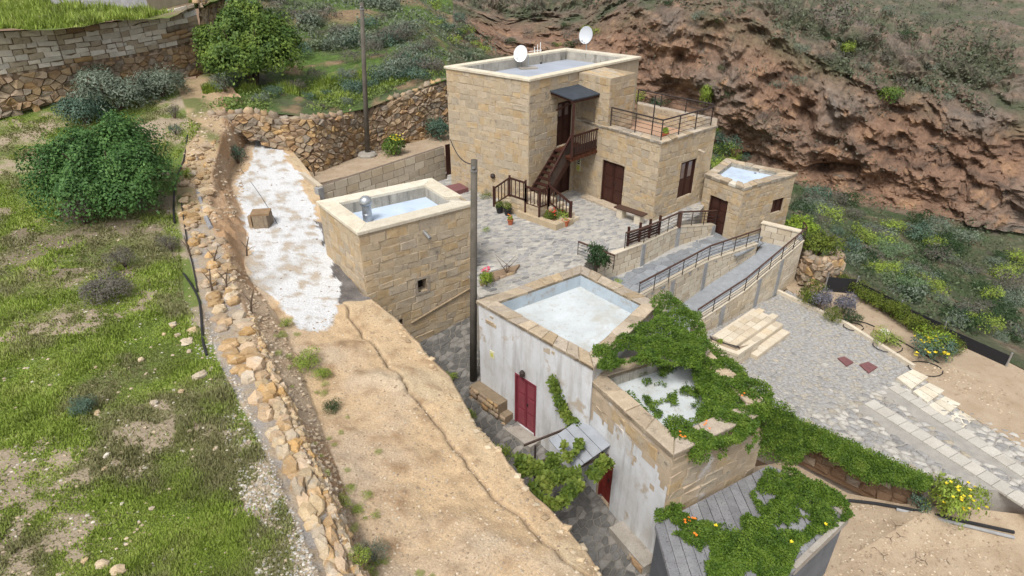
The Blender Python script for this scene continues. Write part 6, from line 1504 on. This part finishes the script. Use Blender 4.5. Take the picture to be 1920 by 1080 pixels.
# grape vine: climbs the white wall then spreads over the awning
vpath = [on_wall(x, y, wA, wu) for x, y in ((1040,706),(1048,730),(1056,752),(1066,772),(1080,790),(1090,812),(1096,832))]
vp3 = [W0+V(wu.x,wu.y,0)*s_+ZUP*z_+wn_*.06 for s_, z_ in vpath]; Pv = []
for i in range(1500):
    f = random.random()**.8*(len(vp3)-1); p = cr(vp3, f); wd_ = .06+.09*f/6; Pv.append(tuple(p+V(wu.x,wu.y,0)*random.gauss(0, wd_)+wn_*random.uniform(0, .15)+ZUP*random.gauss(0, .06)))
Pv = np.array(Pv)
v1 = (Pv, RNG.normal(scale=.5, size=Pv.shape)+np.array([wn_.x, wn_.y, .4]))
vz = lambda x, y: -1.45
v2 = spray([(965,880),(1000,868),(1046,850),(1082,822),(1100,836),(1066,868),(1060,900),(1040,925),(1062,945),(1040,962),(1005,935),(985,905)], vz, 5200, .3, .1, 'vine', -.02, 2.0)
v3 = spray([(1050,940),(1085,905),(1120,878),(1140,862),(1148,875),(1130,896),(1085,925),(1060,955)], vz, 1500, .3, .1, 'vine', -.2)
v4 = spray([(1035,890),(1085,884),(1092,898),(1040,915)], vz, 400, .2, .1, 'vine', -.3)
creeper('grape_vine', 'yellow-green grape vine climbing the white wall and spreading over the boarded awning', [v1, v2, v3, v4], .115, 'vine', 'vine', .8, [vp3, [V(v2[0][0][0], v2[0][0][1], -1.6), vp3[-1]], [al(1000, 930)+ZUP*0, at(1000, 915, -1.5)]])
# climbing plant at the alley yard: yellow flowers by the right edge
yp = hit_yard(1770, 962)[0]; shrub('shrub', 'tall plant with yellow flowers at the right photo edge below the plaza', 'shrub', yp, .75, 1.4, 'grass', 3200, .1)
t_ = thing('flowers', 'yellow flowers scattered over the tall plant below the plaza', 'flowers', yp+ZUP*1.2); flowers(t_, [yp+V(random.uniform(-.55,.55), random.uniform(-.6,.1), random.uniform(.7,1.4)) for _ in range(34)], m_flow['yellow'], .06)
shrub('shrub', 'small blue-green bush beside the pipe below the plaza', 'shrub', hit_yard(1722, 952)[0], .38, .5, 'bluegreen', 700, .14)
t_ = thing('flowers', 'yellow flowers on the flowering shrub at the right photo edge', 'flowers', at(1750, 640, -2.5)); flowers(t_, [at(random.uniform(1715,1785), random.uniform(630,668), random.uniform(-2.6,-2.2)) for _ in range(45)], m_flow['yellow'], .09)

# ------------------------------------------------------------------ grass on the left terraces (stuff)
def grass(label, polys, n, h, sp, hitf, dens=None):
    P_ = []
    tot = 0
    for poly, w_ in polys:
        x0, x1 = min(p[0] for p in poly), max(p[0] for p in poly); y0, y1 = min(p[1] for p in poly), max(p[1] for p in poly); k = 0; tr = 0
        while k < n*w_ and tr < n*w_*8:
            tr += 1; x, y = random.uniform(x0, x1), random.uniform(y0, y1)
            if not inpoly(x, y, poly): continue
            p = hitf(x, y)[0]
            if p is None: continue
            q = fb(p.x, p.y, 0, .45, 5)
            if dens and random.random() > dens(x, y, p): continue
            P_.append(tuple(p)); k += 1
    P_ = np.array(P_); m = len(P_)
    a_ = RNG.uniform(0, 6.283, m); hh = h*RNG.uniform(.4, 1.3, m)*np.array([max(.35, 1+1.6*fb(p[0], p[1], 1, .9, 3)) for p in P_]); ln = RNG.uniform(.1, .9, m)
    d_ = np.stack([np.cos(a_), np.sin(a_), np.zeros(m)], 1); s_ = np.stack([-np.sin(a_), np.cos(a_), np.zeros(m)], 1)*(.012+.0*hh)[:, None] if True else 0
    dist = np.linalg.norm(P_-np.array(CAMP), axis=1)[:, None]; s_ = s_*np.clip(dist/10, 1, 3)
    tip = P_+d_*(hh*ln)[:, None]+np.array([0,0,1])*(hh)[:, None]
    v = np.stack([P_-s_, P_+s_, tip], 1).reshape(-1, 3)
    me = bpy.data.meshes.new('grass'); me.vertices.add(3*m); me.vertices.foreach_set('co', v.astype(np.float32).ravel())
    me.loops.add(3*m); me.loops.foreach_set('vertex_index', np.arange(3*m, dtype=np.int32)); me.polygons.add(m)
    me.polygons.foreach_set('loop_start', (np.arange(m)*3).astype(np.int32)); me.polygons.foreach_set('loop_total', np.full(m, 3, np.int32))
    cols = np.array(GREENS[sp]); cl = np.array([fb(p[0], p[1], 7, .7, 3) for p in P_]); k = np.clip((RNG.random(m)*.6+(cl+.35)*.7)*(len(cols)-1), 0, len(cols)-1.001); i = k.astype(int); c = cols[i]*(1-(k-i)[:, None])+cols[i+1]*(k-i)[:, None]
    if dens is not None: 
        dry = np.clip(np.array([fb(p[0]+40, p[1], 3, .5, 4) for p in P_])*2.2+.3+RNG.normal(scale=.25, size=m), 0, 1)[:, None]*.85; c = c*(1-dry)+np.array([.235,.215,.115])*dry
    a = me.color_attributes.new('Col', 'FLOAT_COLOR', 'POINT'); a.data.foreach_set('color', np.concatenate([np.repeat(c, 3, 0), np.ones((3*m, 1))], 1).astype(np.float32).ravel())
    me.materials.append(m_leaf); me.update(calc_edges=True); o = mobj('grass', me); return tag(o, label, 'grass', None, 'stuff')
def gd(x, y, p):
    n1 = fb(p.x, p.y, p.z, .45, 5); n2 = fb(p.x+9, p.y, p.z, 2.2, 4)
    e = n1*1.5+n2*.7+(.25 if y > 860 else 0)-.15
    if x > 330 and y > 560: e += (x-(330+(y-560)*.42))/170
    return max(0.04, min(1, .92-e*1.15))
grass('short bright green grass and weeds on the left terrace', [([(-30,300),(130,380),(330,380),(345,560),(420,700),(520,900),(590,1090),(-30,1090)], 1.0), ([(-30,215),(300,190),(380,235),(330,300),(-30,300)], .12)], 190000, .062, 'grass', hit_left, gd)
grass('short green grass on the slope above the long wall', [([(345,178),(520,172),(640,195),(800,140),(815,110),(740,125),(560,165),(380,165)], 1.0)], 12000, .3, 'grass', hit_hill)

# ------------------------------------------------------------------ fine scrub cover of the far slopes (nobody could count it)
def cover(name, label, poly, n, size, cols, thr, seed, fl=.35):
    x0, x1 = min(p[0] for p in poly), max(p[0] for p in poly); y0, y1 = min(p[1] for p in poly), max(p[1] for p in poly); P_ = []; tr = 0
    while len(P_) < n and tr < n*4:
        tr += 1; x, y = random.uniform(x0, x1), random.uniform(y0, y1)
        if not inpoly(x, y, poly): continue
        h_, nn = hit_hill(x, y)
        if not h_ or fb(h_.x+seed, h_.y, h_.z, .3, 5)+.25*fb(h_.x, h_.y+seed, h_.z, 1.1, 2) < thr: continue
        for _ in range(5): P_.append((h_.x+random.gauss(0, .25), h_.y+random.gauss(0, .25), h_.z+abs(random.gauss(.1, fl))))
    P_ = np.array(P_); me = leaf_mesh(name, P_, RNG.normal(size=P_.shape)+np.array([0,-.4,.5]), size, .6, cols); return tag(mobj(name, me), label, 'scrub', None, 'stuff')
cover('scrub', 'fine grey-green and brown scrub covering the brow above the cliff', [(700,-40),(1900,-40),(1900,230),(1640,165),(1500,95),(1330,25),(1200,5),(960,35)], 12000, .3, [(.1,.095,.07),(.12,.12,.085),(.11,.135,.075),(.15,.165,.11)], -.12, 3)
cover('scrub', 'low mixed scrub covering the ravine floor', [(1190,190),(1260,215),(1400,318),(1520,345),(1900,440),(1900,680),(1700,590),(1570,505),(1490,425),(1340,330)], 6000, .2, [(.07,.08,.045),(.085,.115,.055),(.11,.15,.07),(.16,.18,.12)], -.2, 11)
cover('scrub', 'tangled grey-green scrub covering the slope behind the fig tree', [(390,30),(440,-30),(800,-30),(930,100),(835,140),(780,60),(700,90),(560,110),(400,60)], 7000, .24, [(.1,.11,.08),(.13,.15,.1),(.17,.2,.13),(.22,.24,.18)], -.12, 21)
cover('ground_weeds', 'low green weeds on the slope above the long wall', [(360,170),(540,165),(740,125),(820,110),(835,140),(640,205),(400,208)], 5000, .16, [(.13,.17,.06),(.17,.23,.06),(.22,.29,.07)], .05, 31, .12)
cover('scrub', 'sparse dry tufts on the ledges of the red cliff', [(960,60),(1200,40),(1500,150),(1780,230),(1780,410),(1500,335),(1330,260),(1200,210)], 1600, .26, [(.12,.1,.075),(.15,.13,.1),(.12,.13,.08)], .22, 41)

grass('short green grass on the upper terrace above the tall wall', [([(-20,0),(390,0),(380,8),(262,38),(137,52),(-20,60)], 1.0)], 14000, .3, 'grass', hit_up)
# small loose stones and grit on the bare ground (nobody could count them)
def pebbles(label, poly, n, r, hf, cols, test=None):
    x0, x1 = min(p[0] for p in poly), max(p[0] for p in poly); y0, y1 = min(p[1] for p in poly), max(p[1] for p in poly); mb = MB(); mb.c = []; k = tr = 0
    while k < n and tr < n*6:
        tr += 1; x, y = random.uniform(x0, x1), random.uniform(y0, y1)
        if not inpoly(x, y, poly): continue
        p = hf(x, y)[0]
        if p is None or (test and not test(p)): continue
        s = r*random.random()**2.2+r*.18; c = random.choice(cols); v = random.uniform(.75, 1.2); c = tuple(q*v for q in c); a_ = random.random()*6
        vs = [p+V(math.cos(a_+i*1.571)*s*random.uniform(.7,1.2), math.sin(a_+i*1.571)*s*random.uniform(.6,1.1), s*.25) for i in range(4)]
        mb.add([p-ZUP*s*.2+(v_-p)*1.0-ZUP*s*.35 for v_ in vs]+vs+[p+ZUP*s*.65], [(0,1,5,4),(1,2,6,5),(2,3,7,6),(3,0,4,7),(4,5,8),(5,6,8),(6,7,8),(7,4,8)]); mb.c += [c]*9; k += 1
    return tag(obj('pebbles', mb, m_pebble), label, 'pebbles', None, 'stuff')
flatz = lambda z: (lambda x, y: (at(x, y, z), None))
PC = [(.44,.35,.25),(.38,.29,.2),(.5,.42,.32),(.3,.23,.16)]
pebbles('grit and small loose stones on the bare rock and earth bank', [(470,620),(560,620),(700,560),(900,840),(1130,1080),(640,1080),(560,880)], 4500, .035, hit_left, PC)
pebbles('loose stones and dirt along the foot of the field stone wall and rubble', [(400,420),(470,520),(540,640),(620,860),(700,1080),(660,1080),(590,900),(480,660)], 1800, .07, hit_left, PC)
pebbles('pale gravel beside the field stone wall on the grassy terrace', [(340,560),(400,600),(480,790),(600,1080),(480,1080),(440,880),(380,700)], 3000, .04, hit_left, [(.5,.47,.42),(.42,.36,.28),(.36,.35,.33)])
pebbles('scattered stones among the grass of the left terrace', [(0,390),(330,390),(560,1080),(0,1080)], 1500, .05, hit_left, [(.5,.45,.38),(.45,.36,.26)])
pebbles('loose stones and clods on the bare earth at the head of the bank', [(350,210),(430,200),(470,260),(450,400),(400,420),(340,330)], 900, .09, hit_left, PC)
pebbles('debris and chips scattered over the lime washed rock', LIME, 220, .05, hit_left, [(.4,.34,.27),(.3,.24,.18),(.5,.48,.45)])
pebbles('grit on the bare soil of the lower yard', [(1590,945),(1700,950),(1900,1010),(1900,1090),(1540,1090),(1600,985)], 1500, .04, hit_yard, PC)
pebbles('grit on the bare soil of the lavender bed', [(1480,548),(1560,590),(1720,690),(1900,790),(1900,740),(1600,600)], 900, .05, flatz(-2.97), PC)
for k in range(14):
    x, y = random.uniform(1605, 1780), random.uniform(985, 1075); p = hit_yard(x, y)[0]+ZUP*.01
    a_ = random.uniform(0, 6.28); L_ = random.uniform(.15, .4); mb = MB().tube([p, p+V(math.cos(a_), math.sin(a_), .06)*L_*.5, p+V(math.cos(a_+.5), math.sin(a_+.5), .05)*L_], [.008,.006,.003], 5).tube([p+V(math.cos(a_), math.sin(a_), .06)*L_*.5, p+V(math.cos(a_-.8), math.sin(a_-.8), .1)*L_*.8], [.009,.004], 5)
    tag(obj('dry_twig', mb, m_twig), 'thin dry vine twig lying on the bare soil of the lower yard', 'twig', 'dry twigs on the bare lower yard')
for k in range(40):
    t = random.uniform(5, 9.9); f = random.random()**1.5; p = cr(LD, t).lerp(cr(LE, t), f*.35) if k % 3 else cr(LC, t).lerp(cr(LD, t), random.uniform(.4, 1))
    h_ = hit_left(*pr(p+ZUP*.2))[0] or p; r_ = random.uniform(.07, .22)
    o = mobj('weed_tuft', bush_mesh('grass', k % 4, 250, .2, 4, .3), None, h_, k, (r_, r_, r_*.7)); tag(o, 'small green weed tuft on the bare earth bank below the field stone wall', 'weed', 'weed tufts on the bare earth bank')

pebbles('broken stones along the crumbling edge of the rock above the alley', [(690,552),(790,630),(865,720),(955,855),(1080,990),(1150,1090),(1120,1090),(1050,1010),(930,870),(840,740),(760,640)], 420, .11, hit_left, [(.44,.34,.22),(.36,.27,.17),(.5,.41,.29)])
